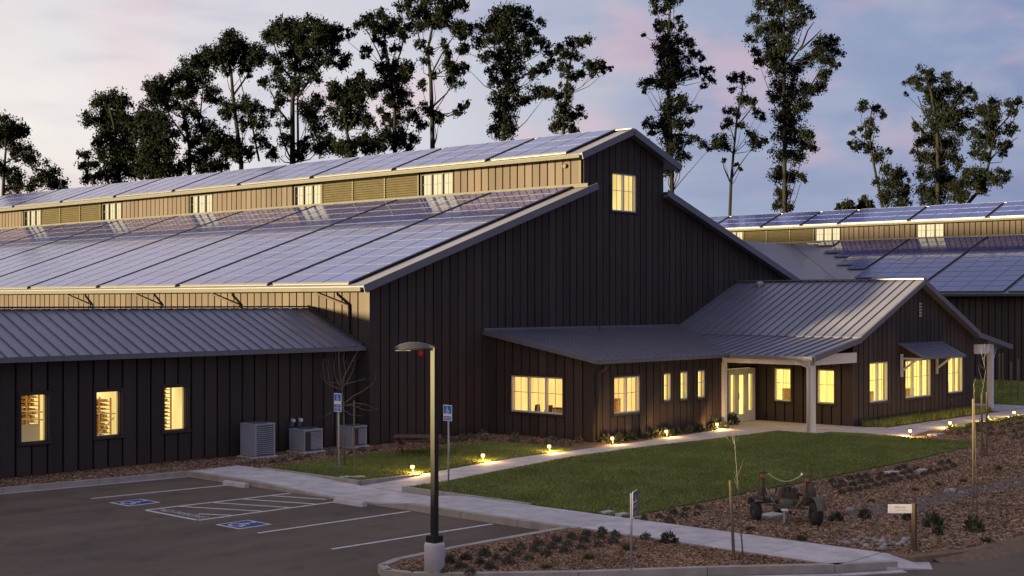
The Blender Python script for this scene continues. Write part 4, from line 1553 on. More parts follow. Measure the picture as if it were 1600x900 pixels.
# furniture in the lit office
for (x, y, rz, lb) in ((35.98, 31.75, .4, "dark office chair behind the left pane of the triple window"), (36.05, 31.2, -.3, "dark office chair behind the middle pane of the triple window")):
    ch = empty("office_chair", (x, y, .0), lb, "chair", "chairs in the lit office")
    mb = MB()
    q = Matrix.Rotation(rz, 4, 'Z')
    bk = [Vector((-.22, 0, .55)), Vector((.22, 0, .55)), Vector((.25, 0, .85)), Vector((.16, 0, 1.08)), Vector((-.16, 0, 1.08)), Vector((-.25, 0, .85))]
    mb.add([q @ (v + Vector((0, s * .035, 0))) + Vector((x, y, 0)) for s in (-1, 1) for v in bk],
           [tuple(range(6)), tuple(reversed(range(6, 12)))] + [(6 + i, 6 + (i + 1) % 6, (i + 1) % 6, i) for i in range(6)])
    put("backrest", mb, M_dkfur, ch)
    put("seat", MB().obox((x, y, .48), (.22, 0, 0), (0, .22, 0), (0, 0, .04)), M_dkfur, ch)
    put("column", MB().tube([(x, y, .1), (x, y, .44)], .03, 6), M_black, ch)
    for k in range(5):
        a = k * 2 * PI / 5
        put("leg", MB().beam((x, y, .1), (x + .24 * math.cos(a), y + .24 * math.sin(a), .05), .04, .04), M_black, ch)
dk_ = empty("desk", (36.1, 30.55, 0), "dark desk behind the right pane of the triple window", "desk")
put("desk_top", MB().box(35.85, 30.2, .98, 36.4, 30.95, 1.02), M_dkfur, dk_)
put("modesty_panel", MB().box(35.87, 30.22, .1, 35.9, 30.93, .979), M_wood, dk_)
for yy in (30.24, 30.9):
    put("leg", MB().box(36.33, yy, 0, 36.38, yy + .05, .979), M_dkfur, dk_)

M_cab = mat("pale_cabinet", (0.34, 0.24, 0.13), 0.6, var=0.2, vscale=6)
for (x0, y0, x1, y1, zc_, lb) in ((48.9, 25.9, 49.6, 26.35, 1.15, "low wooden cabinet inside the left window of the wing's gable"), (52.3, 26.0, 53.3, 26.4, 1.10, "low wooden cabinet inside the window under the awning"),
                                  (55.6, 25.9, 56.4, 26.3, 1.2, "low wooden cabinet inside the right window of the wing's gable"), (37.9, 30.0, 38.5, 30.5, 1.25, "low wooden cabinet inside the double window of the office front"),
                                  (47.4, 28.3, 47.8, 28.75, 1.25, "low wooden cabinet inside the porch window beside the door"), (47.5, 26.3, 47.9, 26.85, 1.15, "low wooden cabinet inside the porch window behind the post")):
    cb = empty("cabinet", ((x0 + x1) / 2, (y0 + y1) / 2, 0), lb, "cabinet", "cabinets inside the lit office")
    put("body", MB().box(x0, y0, 0.02, x1, y1, zc_ - .03), M_cab, cb)
    put("top", MB().box(x0 - .02, y0 - .02, zc_ - .029, x1 + .02, y1 + .02, zc_), M_wood, cb)
    w2 = (x1 - x0) / 2
    for k in range(2):
        put("door", MB().box(x0 + k * w2 + .02, y0 - .018, .1, x0 + (k + 1) * w2 - .02, y0 - .002, zc_ - .08), M_wood, cb)
# ================================================================== STREET FURNITURE
# lamp post
lp = Vector((16.55, 17.0, -.03))
post = empty("lamp_post", lp, "bronze square lamp post on a round concrete base at the parking island", "lamp post")
put("concrete_base", MB().lathe([(0, -.1), (.18, -.1), (.18, .50), (.165, .535), (.0, .54)], lp, 24), M_conc, post, smooth=True)
put("base_cover", MB().box(lp.x - .105, lp.y - .105, lp.z + .54, lp.x + .105, lp.y + .105, lp.z + .66), M_bronze, post)
put("pole", MB().box(lp.x - .05, lp.y - .05, lp.z + .66, lp.x + .05, lp.y + .05, lp.z + 3.93), M_bronze, post)
hd = MB()
hdir = Vector((-.74, .67, 0)).normalized()
sdv = Vector((-hdir.y, hdir.x, 0))
prof = [(0.02, .055, .03, .06), (.12, .075, .01, .10), (.28, .11, .00, .135), (.45, .125, -.005, .135), (.60, .12, -.01, .10), (.70, .10, -.01, .045)]
zc = lp.z + 3.90
rings = []
for s, w, lo_, hi_ in prof:
    c = Vector((lp.x, lp.y, zc)) + hdir * s
    rings.append([c + sdv * (w * math.cos(a)) + Vector((0, 0, lo_ if math.sin(a) < -.3 else lo_ + (hi_ - lo_) * max(0, math.sin(a)))) for a in [2 * PI * k / 12 for k in range(12)]])
for rg in rings:
    hd.v += [tuple(p_) for p_ in rg]
for i in range(len(rings) - 1):
    for k in range(12):
        hd.f.append((i * 12 + k, i * 12 + (k + 1) % 12, (i + 1) * 12 + (k + 1) % 12, (i + 1) * 12 + k))
        hd.mi.append(0)
hd.f += [tuple(range(12)), tuple(60 + k for k in reversed(range(12)))]
hd.mi += [0, 0]
M_head = mat("lamp_head_paint", (0.05, 0.048, 0.06), 0.35, metal=0.4, var=0.06)
put("lamp_head", hd, M_head, post, smooth=True)
put("arm", MB().beam(Vector((lp.x, lp.y, zc + .02)), Vector((lp.x, lp.y, zc + .03)) + hdir * .06, .09, .09), M_bronze, post)
rp = Vector((lp.x, lp.y, zc - .055)) + hdir * .24
put("indicator", MB().lathe([(0, .04), (.035, .03), (.045, -.01), (.03, -.045), (0, -.055)], rp, 10), E_red, post, smooth=True)
put("lens", MB().obox(Vector((lp.x, lp.y, zc - .008)) + hdir * .55, hdir * .13, sdv * .09, (0, 0, .006)), M_signw, post)


def sign_plate(e, c, wv, nv, h, w, blocks):
    """plate centred at c; wv: width direction; nv: outward normal; blocks: list of (v0, v1, kind)"""
    up = Vector((0, 0, 1))

    def P(u, v, d=0.0):
        return c + wv * ((u - .5) * w) + up * ((v - .5) * h) + nv * d
    put("sign_plate", MB().obox(c, wv * w / 2, up * h / 2, nv * .005), M_signw, e)
    for v0, v1, kd in blocks:
        cc = c + up * (((v0 + v1) / 2 - .5) * h) + nv * .006
        put("sign_field", MB().obox(cc, wv * (w * .44), up * ((v1 - v0) * h / 2 * .93), nv * .003), M_navy if kd.startswith('n') else M_signb, e)
        if kd in ('chair', 'nchair'):
            hh = (v1 - v0) * h * .92
            ww_ = min(w * .84, hh)
            put("symbol", chair_symbol(lambda u, v, d, cc=cc, ww_=ww_, hh=hh: cc + wv * ((u - .5) * ww_) + up * ((v - .5) * hh) + nv * .006), M_signw, e)
        else:
            lines = kd.lstrip('n').split('/')
            for i, tx in enumerate(lines):
                s_ = (v1 - v0) * h * .80 / len(lines)
                me = text_mesh(tx, s_, "lettering")
                me.materials.clear()
                me.materials.append(M_signw)
                xs_ = [v.co.x for v in me.vertices]
                wid = max(xs_) - min(xs_)
                k = min(1.0, w * .78 / wid)
                pos = cc + up * (((len(lines) - 1) / 2 - i) * (v1 - v0) * h * .9 / len(lines)) + nv * .0055
                mt = Matrix((wv, up, nv)).transposed().to_4x4() @ Matrix.Diagonal((k, 1, 1, 1))
                o = linked("lettering", me, e, pos, mt)


def sign(px, blocks, w, h, ztop, n, label, post_r=.022, wide=None):
    e = empty("parking_sign", px, label, "sign", "blue accessible parking signs")
    nv = Vector(n).normalized()
    wv = Vector((0, 0, 1)).cross(nv)
    put("pole", MB().tube([px, (px[0], px[1], ztop - .03)], post_r, 8), M_galv, e, smooth=True)
    c = Vector((px[0], px[1], ztop - h / 2)) + nv * (post_r + .008) + (wv * wide if wide else Vector())
    sign_plate(e, c, wv, nv, h, w, blocks)


sign((24.03, 28.42, 0), [(.58, .97, 'chair'), (.22, .41, 'VAN'), (.03, .20, 'FINE')], .30, .50, 2.22, (-1, 0, 0), "blue three-part accessible parking sign on a pole in front of the bare staked tree")
sign((24.03, 24.18, 0), [(.44, .97, 'chair'), (.04, .31, 'RESERVED')], .30, .40, 2.12, (-1, 0, 0), "blue accessible parking sign on a pole just right of the lamp post")
sign((18.99, 14.56, -.03), [(.62, .97, 'nchair'), (.03, .58, 'nPARKING/ONLY')], .34, .48, 1.37, (.414, -.91, 0), "navy sign seen almost edge on, on a pole in the mulch island", wide=.15)
# white "PARKING" band text is too small to carry; the boards stay plain white there

# direction sign on a brown post
sp = Vector((24.2, 11.8, -.03))
ds = empty("direction_sign", sp, "small white board on a brown timber post by the corner of the path", "sign")
put("post", MB().box(sp.x - .04, sp.y - .04, sp.z, sp.x + .04, sp.y + .04, sp.z + .90), M_postb, ds)
bc = sp + Vector((0, 0, .80)) - RT * .27 + Vector((0, 0, .0))
brt = (RT * 1.0 + FW * -.02).normalized()
bnn = brt.cross(Vector((0, 0, 1)))
put("board", MB().obox(bc, brt * .225, (0, 0, .085), bnn * .01), M_signw, ds)
pr_ = MB()
for (u0, u1, v, t_) in ((-.10, .0, .03, .012), (.02, .10, .028, .010), (-.08, .02, -.025, .006), (.03, .13, -.028, .005)):
    c = bc + brt * ((u0 + u1) / 2) + Vector((0, 0, v)) + bnn * .0115
    pr_.obox(c, brt * ((u1 - u0) / 2), (0, 0, t_), bnn * .001)
put("faint_print", pr_, M_grey, ds)


# path lights
def path_light(p, lb, group, face):
    e = empty("path_light", p, lb, "path light", group)
    z = p[2]
    put("stem", MB().tube([p, (p[0], p[1], z + .15)], .022, 8), M_black, e, smooth=True)
    put("globe", MB().lathe([(0, .16), (.035, .165), (.054, .195), (.058, .225), (.045, .265), (.0, .285)], p, 12), E_lamp, e, smooth=True)
    put("cap", MB().lathe([(0.0, .30), (.06, .29), (.10, .272), (.0, .2721)], p, 12), M_black, e, smooth=True)
    ld = bpy.data.lights.new("path_lamp", "POINT")
    ld.energy = 12.0
    ld.color = (1, .62, .20)
    ld.shadow_soft_size = .03
    lo = bpy.data.objects.new("path_lamp", ld)
    COL.objects.link(lo)
    lo.parent = e
    lo.location = (.04, .07 * face, .13)


PL = [((25.5, 27.06), "path light at the parking end of the main walk, beside the picnic lawn"), ((28.8, 27.55), "second path light along the main walk from the parking end"),
      ((32.0, 27.75), "path light on the walk below the triple window"), ((35.3, 27.85), "path light on the walk at the corner of the office"),
      ((38.45, 27.95), "path light on the walk below the first narrow window"), ((41.95, 28.2), "path light on the walk beside the entry post")]
for (x, y), lb in PL:
    path_light((x, y, -.02), lb, "path lights along the main walk", -1)
for (x, y), lb in (((44.36, 21.78), "path light at the far corner of the big lawn"), ((48.36, 22.15), "second path light on the right-hand walk, below the awning"),
                   ((51.82, 22.2), "path light on the right-hand walk behind the staked saplings"), ((54.66, 22.3), "path light at the right edge of the picture")):
    path_light((x, y, -.02), lb, "path lights along the right-hand walk", 1)

# condensers
def condenser(x, y, w, h, lb, panel=False):
    e = empty("condenser_unit", (x + w / 2, y + w / 2, 0), lb, "air conditioner", "condensers against the dark wall")
    put("pad", MB().box(x - .08, y - .08, -.05, x + w + .08, y + w + .08, .03), M_conc, e)
    mb = MB()
    mb.box(x, y, .03, x + w, y + w, h - .05)
    put("body", mb, M_acd, e)
    fr = MB()
    t = .05
    for (a, b_) in ((x - .012, y - .012), (x + w - t + .012, y - .012), (x - .012, y + w - t + .012), (x + w - t + .012, y + w - t + .012)):
        fr.box(a, b_, .04, a + t, b_ + t, h - .05)
    put("corner_post", fr, M_ac, e)
    put("side_panel", MB().box(x - .015, y + .045, .05, x - .002, y + w - .045, h - .06), M_ac, e)
    if panel:
        put("service_panel", MB().box(x + .03, y - .02, .06, x + .24, y - .013, h - .08), M_pale, e)
    for k in range(14):
        z = .10 + (h - .22) * k / 13
        put("grille_bar", MB().box(x + (.26 if panel else .04), y - .014, z, x + w - .04, y - .002, z + .022), M_ac, e)
    cap_ = MB().box(x - .02, y - .02, h - .05, x + w + .02, y + w + .02, h)
    put("top_cover", cap_, M_ac, e)
    put("fan_grille", MB().lathe([(.02, h + .003), (.27, h + .003), (.29, h + .02), (.26, h + .03), (.02, h + .035)], (x + w / 2, y + w / 2, 0), 16), M_acd, e)


condenser(24.9, 33.3, .72, 1.02, "tall grey condenser nearest the parking lot")
condenser(26.78, 33.32, .72, .72, "low grey condenser below the pair of meters, middle of the row", True)
condenser(28.86, 33.45, .60, .68, "low grey condenser behind the bare staked tree", True)
for x, lb in ((27.05, "left one of two round meters above the middle condenser"), (27.35, "right one of two round meters above the middle condenser")):
    e = empty("meter", (x, AY - .1, .72), lb, "meter", "meters on the wing wall")
    put("meter_box", MB().box(x - .07, AY - .16, .74, x + .07, AY - .062, .88), M_acd, e)
    put("meter_dial", MB().lathe([(0, -.09), (.055, -.09), (.065, -.05), (.065, 0), (0, 0)], (x, AY - .16, .94), 12, 'Y'), M_meter, e)
    put("conduit", MB().tube([(x, AY - .10, .88), (x, AY - .10, 1.05)], .02, 6), M_acd, e)

# picnic table
pc = (ground_at(607, 713) + ground_at(697, 712)) / 2 + Vector((.35, .35, 0))
pt = empty("picnic_table", pc, "red-brown wooden picnic table on the small lawn", "table")


def Q(a, b_, z):
    return pc + RT * a + FW * b_ + Vector((0, 0, z))


for k in range(5):
    put("top_plank", MB().obox(Q(0, -.28 + k * .14, .56), RT * .72, FW * .063, (0, 0, .018)), M_table, pt)
for s in (-1, 1):
    for k in range(2):
        put("bench_plank", MB().obox(Q(0, s * (.58 + k * .13), .33), RT * .80, FW * .058, (0, 0, .017)), M_table, pt)
for a in (-.55, .55):
    for s in (-1, 1):
        put("leg", MB().beam(Q(a + s * .03, -s * .22, .53), Q(a + s * .03, s * .55, 0), .05, .08), M_table, pt)
    put("crossbar", MB().beam(Q(a + .09, -.72, .29), Q(a + .09, .72, .29), .04, .07), M_table, pt)
    put("crossbar", MB().beam(Q(a + .09, -.3, .525), Q(a + .09, .3, .525), .04, .06), M_table, pt)

# valve box lids in the lawns and mulch
for (px, py, w, lb) in ((540, 746.5, .16, "pale valve lid in the small lawn near the curb, left of the pair"), (560, 746, .16, "pale valve lid in the small lawn near the curb, right of the pair"),
                        (949, 801, .14, "pale valve lid at the near edge of the big lawn, left of the pair"), (972, 804.5, .14, "pale valve lid at the near edge of the big lawn, beside the navy sign"),
                        (1391, 739, .26, "pale valve lid in the mulch below the big lawn's far corner"), (1441, 735, .16, "small pale valve lid in the mulch farther right"),
                        (1205, 806, .30, "pale flat slab lying under the old machine"), (1462, 679, .3, "pale slab in the mulch by the right-hand walk")):
    p_ = ground_at(px, py)
    put("valve_lid", MB().box(p_.x - w, p_.y - w * .6, -.03, p_.x + w, p_.y + w * .6, .035), M_valve, label=lb, cat="valve lid", at=p_)


# ================================================================== OLD MACHINE
mc = Vector((25.25, 15.2, -.03))
mach = empty("antique_machine", mc, "rusty antique farm machine with fat tyres, twin masts and a hanging rope, on the mulch", "farm machine")


def K(px, py, d=0.0):
    """point on the machine's own frame: measured at its distance, pushed back by d"""
    return depth_at(px, py, 29.3 + d)


def tyre(c, axis, R, r, name="tyre"):
    axis = Vector(axis).normalized()
    a = axis.orthogonal().normalized()
    bb = axis.cross(a)
    mb = MB()
    n, m_ = 20, 8
    for i in range(n):
        an = 2 * PI * i / n
        rad = a * math.cos(an) + bb * math.sin(an)
        for j in range(m_):
            bn = 2 * PI * j / m_
            tread = 1 + (.05 if i % 2 and abs(math.cos(bn)) > .5 else 0)
            mb.v.append(tuple(Vector(c) + rad * (R - r + r * math.cos(bn) * tread) + axis * (r * .85 * math.sin(bn))))
    for i in range(n):
        for j in range(m_):
            mb.f.append((i * m_ + j, ((i + 1) % n) * m_ + j, ((i + 1) % n) * m_ + (j + 1) % m_, i * m_ + (j + 1) % m_))
            mb.mi.append(0)
    t = put(name, mb, M_rubber, mach, smooth=True)
    put("hub", MB().tube([Vector(c) - axis * r * .6, Vector(c) + axis * r * .6], R - r * 1.15, 12), M_rust, t)


ax_dir = (RT * .97 + FW * .22).normalized()
wheels = [(K(1181, 795, .1), .22, .105), (K(1275, 803, -.6), .25, .12), (K(1216, 790, 1.0), .18, .07)]
for (c, R, r) in wheels:
    c.z = R - .04
    tyre(c, ax_dir if R > .2 else (RT * .9 + FW * .3), R, r)


def fender(c, R, w, a0, a1, flip=1):
    mb = MB()
    n = 9
    fwd = ax_dir.cross(Vector((0, 0, 1)))
    for k in range(n):
        a = math.radians(a0 + (a1 - a0) * k / (n - 1))
        p_ = Vector(c) + fwd * (R * math.cos(a)) + Vector((0, 0, R * math.sin(a)))
        q_ = Vector(c) + fwd * ((R + .02) * math.cos(a)) + Vector((0, 0, (R + .02) * math.sin(a)))
        for pt_ in (p_, q_):
            mb.v += [tuple(pt_ - ax_dir * w), tuple(pt_ + ax_dir * w)]
        mb.mi += []
    for k in range(n - 1):
        o = k * 4
        for q in ((o, o + 1, o + 5, o + 4), (o + 2, o + 6, o + 7, o + 3), (o, o + 4, o + 6, o + 2), (o + 1, o + 3, o + 7, o + 5)):
            mb.f.append(q)
            mb.mi.append(0)
    put("fender", mb, M_olive, mach, smooth=True)


fender(wheels[0][0] + Vector((0, 0, .05)), .25, .10, 40, 165)
fender(wheels[1][0] + Vector((0, 0, .06)), .29, .11, 10, 165)
# axle beam, engine block, tank, boxes
put("axle", MB().tube([wheels[0][0] + Vector((0, 0, .2)), K(1215, 781), K(1245, 784), wheels[1][0] + Vector((0, 0, .2))], .05, 8), M_rust, mach, smooth=True)
put("tank", MB().tube([K(1217, 787, -.1), K(1220, 787, -.1), K(1238, 788, -.15), K(1241, 788, -.15)], [.05, .10, .10, .05], 12), M_olive, mach, smooth=True)
eng = MB()
eng.obox(K(1232, 776, .25), RT * .20, FW * .18, (0, 0, .12))
for k in range(4):
    eng.obox(K(1222 + k * 7, 767, .2), RT * .03, FW * .10, (0, 0, .07))
put("engine_block", eng, M_rust, mach)
for pts, rr_ in (([K(1208, 780, .1), K(1214, 780, .1)], .075), ([K(1243, 786, -.2), K(1251, 787, -.2)], .07), ([K(1230, 768, .3), K(1230, 752, .3)], .02),
                 ([K(1176, 776), K(1192, 779)], .055), ([K(1204, 774, .1), K(1208, 784)], .045), ([K(1256, 780, -.2), K(1268, 778)], .05), ([K(1246, 770), K(1254, 774, .1)], .035),
                 ([K(1222, 762, .2), K(1236, 760, .2)], .03), ([K(1212, 770), K(1214, 758)], .02)):
    put("gear_housing", MB().tube(pts, rr_, 10), M_rust, mach)
put("lever", MB().obox(K(1230, 750, .3), RT * .06, FW * .02, (0, 0, .015)), M_rust, mach)
put("drawbar", MB().beam(K(1196, 788, -.3), K(1262, 795, -.5), .04, .05), M_rust, mach)
put("drawbar", MB().beam(K(1200, 780, .5), K(1258, 784, .3), .04, .05), M_rust, mach)
for (bx_, tx, ty, dd, lb) in ((1196, 1193, 744, .1, 0), (1257, 1261, 750, -.4, 1)):
    col_ = MB()
    if lb == 0:
        col_.tube([K(1190, 785, dd), K(1189, 770, dd), K(1193, 752, dd)], [.10, .085, .035], 8)
        col_.tube([K(1193, 752, dd), K(1193, 724, dd)], [.018, .010], 6)
        col_.tube([K(1193, 750, dd), K(1200, 786, dd - .15)], .018, 6)
    else:
        col_.tube([K(1268, 786, dd), K(1267, 768, dd), K(1264, 752, dd)], [.13, .11, .06], 8)
        col_.tube([K(1261, 754, dd), K(1262, 728, dd)], [.018, .010], 6)
        col_.tube([K(1261, 752, dd), K(1254, 788, dd - .15)], .02, 6)
    put("mast", col_, M_rust, mach, smooth=True)
    put("mast_cap", MB().tube([K(tx - 5 if lb == 0 else tx - 4, ty + 2, dd - .05), K(tx + 1 if lb == 0 else tx + 3, ty + 1, dd - .05)], .045, 8), M_red, mach)
    put("lever", MB().beam(K(tx - 6, ty - 5, dd), K(tx + 9, ty - 6, dd), .02, .02), M_black, mach)


def sag(a, b_, s, n=14):
    a, b_ = Vector(a), Vector(b_)
    return [a.lerp(b_, k / n) - Vector((0, 0, s * 4 * (k / n) * (1 - k / n))) for k in range(n + 1)]


put("rope", MB().tube(sag(K(1200, 739, 0), K(1253, 742, -.4), .16), .014, 6), M_rope, mach, smooth=True)
put("rope", MB().tube(sag(K(1197, 762, -.1), K(1258, 770, -.5), .44), .008, 5), M_rope, mach, smooth=True)
put("insulator", MB().lathe([(0, -.03), (.025, -.02), (.025, .02), (0, .03)], K(1253, 741, -.4), 8), M_signw, mach)
mp_ = ground_at(1226, 819, -.03)
e = empty("marker_post", mp_, "short marker post with a small white plate in front of the old machine", "marker")
put("post", MB().box(mp_.x - .022, mp_.y - .022, -.03, mp_.x + .022, mp_.y + .022, .26), M_galv, e)
put("plate", MB().obox(Vector((mp_.x, mp_.y, .275)), RT * .07, FW * .04 + Vector((0, 0, .015)), (0, -.003, .008)), M_signw, e)

# ================================================================== SMALL PLANTS
def tuft_mesh(n, r, h, m, name, droop=.3, w=.02, seed=0, dome=False):
    rg = np.random.default_rng(seed)
    v = np.zeros((n, 4, 3))
    a = rg.uniform(0, 2 * PI, n)
    if dome:
        ph = np.arccos(rg.uniform(0.0, 1, n))
        rr = rg.uniform(.55, 1.05, n)
        c = np.stack([np.cos(a) * np.sin(ph) * r * rr, np.sin(a) * np.sin(ph) * r * rr, np.cos(ph) * h * rr + .01], 1)
        d = c / np.linalg.norm(c, axis=1, keepdims=True) + rg.normal(0, .45, (n, 3))
        d /= np.linalg.norm(d, axis=1, keepdims=True)
        s = rg.normal(0, 1, (n, 3))
        s -= d * (s * d).sum(1, keepdims=True)
        s /= np.linalg.norm(s, axis=1, keepdims=True)
        L = rg.uniform(.25, .5, (n, 1)) * r
        v[:, 0] = c - s * w
        v[:, 1] = c + s * w
        v[:, 2] = c + d * L + s * w * .6
        v[:, 3] = c + d * L - s * w * .6
    else:
        ra = rg.uniform(0, .4, n) * r
        base = np.stack([np.cos(a) * ra, np.sin(a) * ra, np.zeros(n)], 1)
        tip = np.stack([np.cos(a) * r * rg.uniform(.4, 1.1, n), np.sin(a) * r * rg.uniform(.4, 1.1, n), h * rg.uniform(.5, 1.0, n)], 1)
        s = np.stack([-np.sin(a), np.cos(a), np.zeros(n)], 1) * w
        v[:, 0] = base - s
        v[:, 1] = base + s
        v[:, 2] = tip + s * .3
        v[:, 3] = tip - s * .3
    v[:, :, 2] = np.maximum(v[:, :, 2], -.01)
    o = np_mesh(name, v.reshape(-1, 3), 4, m)
    me = o.data
    bpy.data.objects.remove(o)
    return me


SH = [tuft_mesh(170, .16, .15, M_shrub, "shrub", dome=True, seed=s, w=.014) for s in range(4)]
SHS = [tuft_mesh(80, .14, .12, M_shrub, "shrub", dome=True, seed=20 + s, w=.016) for s in range(3)]
DR = [tuft_mesh(120, .2, .14, M_dry, "grass_tuft", seed=30 + s, w=.012) for s in range(3)]
GR = [tuft_mesh(150, .19, .20, M_green, "bush", dome=True, seed=40 + s, w=.022) for s in range(3)]


ONES = "zeroth first second third fourth fifth sixth seventh eighth ninth tenth eleventh twelfth thirteenth fourteenth fifteenth sixteenth seventeenth eighteenth nineteenth".split()
TENS = {20: "twent", 30: "thirt", 40: "fort", 50: "fift"}


def nth(k):
    if k < 20:
        return ONES[k]
    t_ = TENS[k // 10 * 10]
    return t_ + "ieth" if k % 10 == 0 else t_ + "y-" + ONES[k % 10]


def ordered(items, text):
    """label counted from the left as the camera sees them"""
    def sx(o):
        p = o.location
        return p.dot(RT) / p.dot(FW)
    for k, o in enumerate(sorted(items, key=sx), 1):
        o["label"] = text.format(n=nth(k))


def plant(name, meshes, p, s, lb, cat, group):
    o = bpy.data.objects.new(name, random.choice(meshes))
    COL.objects.link(o)
    o.location = (p[0], p[1], -.035)
    o.rotation_euler = (0, 0, random.uniform(0, 2 * PI))
    k = s * random.uniform(.85, 1.15)
    o.scale = (k, k, k * random.uniform(1.1, 1.5))
    return tag(o, lb, cat, group)


def z4(pts, ox, oy, sc):
    return [(ox + x / sc, oy + y / sc) for x, y in pts]


A_ = z4([(10, 700), (80, 735), (110, 680), (200, 705), (228, 660), (260, 738), (305, 678), (140, 770), (352, 630), (378, 708), (425, 655), (457, 612), (510, 682), (540, 632), (562, 592), (612, 655), (652, 610), (680, 572), (725, 635), (748, 592), (775, 548), (830, 615), (850, 572), (865, 532), (940, 598), (955, 550), (963, 518), (1045, 540), (1035, 580), (1235, 552)], 700, 703, 4)
A_ += z4([(205, 882), (228, 846), (270, 864), (290, 835), (338, 848), (352, 822), (372, 864)], 600, 502, 2.25)
ordered([plant("shrub", SH, ground_at(x, y), .62, "", "shrub", "tufted shrubs in the parking island") for x, y in A_], "{n} tufted shrub from the left in the parking island's mulch")
ordered([plant("grass_tuft", DR, ground_at(x, y), .8, "", "plant", "yellowish tufts in the parking island") for (x, y) in z4([(880, 678), (620, 738), (1125, 622)], 700, 702, 4)], "{n} yellowish low tuft from the left in the parking island")
plant("bush", GR, ground_at(1044, 846), .8, "small green bush at the sidewalk edge of the mulch island", "bush", None)
B_ = z4([(1225, 448), (1320, 428), (1385, 458), (1410, 408), (1475, 431), (1490, 388), (1555, 415), (1565, 375)], 700, 700, 4)
B_ += z4([(0, 412), (20, 440), (45, 410), (52, 433), (50, 468), (92, 395), (95, 458), (108, 425), (138, 388), (137, 453), (155, 415), (178, 383), (182, 440), (198, 405), (232, 430), (240, 393), (255, 372), (272, 421), (288, 383), (315, 410), (320, 375), (343, 345), (352, 400), (365, 370), (375, 336), (402, 360), (402, 391), (440, 345), (440, 386), (477, 373), (513, 361), (555, 353), (597, 345), (633, 333), (570, 316), (607, 311)], 1300, 630, 3.333)
ordered([plant("shrub", SH, ground_at(x, y), .58, "", "shrub", "tufted shrubs below the big lawn") for x, y in B_], "{n} tufted shrub from the left along the big lawn's lower edge")
for j in range(5):
    row = [plant("shrub", SHS, (46.2 + i * .92 + (j % 2) * .45 + random.uniform(-.12, .12), 16.8 + j * 1.02 + random.uniform(-.12, .12)), .95, "", "shrub", "rows of tiny shrubs by the right-hand walk") for i in range(15)]
    ordered(row, "{n} tiny shrub from the left in the " + ["nearest", "second", "third", "fourth", "farthest"][j] + " planted row beyond the big lawn")
its = []
for i in range(24):
    p_ = (31.4 + random.uniform(0, 3.9), 31.7 + random.uniform(0, 1.9))
    if i > 13:
        p_ = (33.6 + random.uniform(0, 1.6), 28.6 + random.uniform(0, 3.2))
    its.append(plant("shrub", SHS, p_, 1.1, "", "shrub", "low shrubs under the triple window"))
ordered(its, "{n} low shrub from the left in the bed under the triple window")
ordered([plant("bush", GR, (35.8 + i * .46 + random.uniform(-.1, .1), 28.42 + random.uniform(-.12, .16)), .9, "", "bush", "bushes along the office wall") for i in range(16)],
        "{n} low bush from the left along the office wall behind the walk")
ordered([plant("shrub", SHS, (23.9 + i * .62 + random.uniform(-.2, .2), 32.0 + random.uniform(-.2, .7)), .9, "", "shrub", "weedy shrubs by the condensers") for i in range(9)],
        "{n} weedy shrub from the left in front of the condensers")
plant("bush", GR, (42.6, 28.85), 1.3, "round green bush left of the entry door, by the white post", "bush", None)
plant("bush", GR, (44.0, 28.9), 1.2, "round green bush right of the white post by the entry door", "bush", None)
# strip of long grass along the wing
HED = [(46.9, 24.05), (48.0, 24.15), (57.2, 24.25), (57.2, 25.0), (46.9, 25.0)]
blades(HED, 5200, h=(.10, .28), w=.045, name="ornamental_grass")
blades([(47.8, 21.7), (58.5, 21.85), (58.5, 22.25), (47.8, 22.1)], 3000, h=(.06, .16), w=.04, name="ornamental_grass")
for (px, py, s, mm, lb) in ((1420, 812, 1.0, GR, "grey-green bush left of the white direction board"), (1352, 808, 1.0, GR, "grey-green bush between the old machine and the stones"),
                            (1458, 822, 1.3, GR, "taller grey-green bush just right of the white direction board"), (1522, 828, 1.2, GR, "grey-green bush below the tall stake at right"),
                            (1465, 833, .8, GR, "small grey-green bush at the foot of the taller bush"), (1307, 812, 1.0, GR, "grey-green bush beside the old machine's right tyre"),
                            (1362, 783, .8, DR, "yellow tuft on the near side of the creek bed"), (1430, 765, .8, DR, "yellow tuft beyond the creek bed, centre"),
                            (1505, 752, 1.0, DR, "yellow tuft beyond the creek bed, right of the tall stake"), (1467, 757, .7, DR, "small yellow tuft left of the tall stake"),
                            (1560, 733, .9, DR, "yellow tuft near the right edge of the mulch"), (1170, 826, .9, DR, "yellow tuft between the sapling stake and the old machine"),
                            (1253, 842, .9, DR, "yellow tuft below the old machine"), (1540, 845, .9, DR, "dry tuft near the road edge at right")):
    plant("bush" if mm is GR else "grass_tuft", mm, ground_at(px, py), s * .78, lb, "bush" if mm is GR else "plant", "bushes and tufts around the creek bed")

# river stones
def stone(p, r, seed):
    rg = random.Random(seed)
    mb = MB()
    n, m_ = 8, 5
    sx, sy, sz_ = r * rg.uniform(.85, 1.3), r * rg.uniform(.7, 1.0), r * rg.uniform(.5, .75)
    for i in range(m_ + 1):
        th = PI * i / m_
        for k in range(n):
            a = 2 * PI * k / n
            q = 1 + rg.uniform(-.10, .10) if 0 < i < m_ else 1
            mb.v.append((p[0] + sx * math.sin(th) * math.cos(a) * q, p[1] + sy * math.sin(th) * math.sin(a) * q, p[2] + sz_ * .55 + sz_ * math.cos(th)))
    for i in range(m_):
        for k in range(n):
            mb.f.append((i * n + k, (i + 1) * n + k, (i + 1) * n + (k + 1) % n, i * n + (k + 1) % n))
            mb.mi.append(0)
    return mb


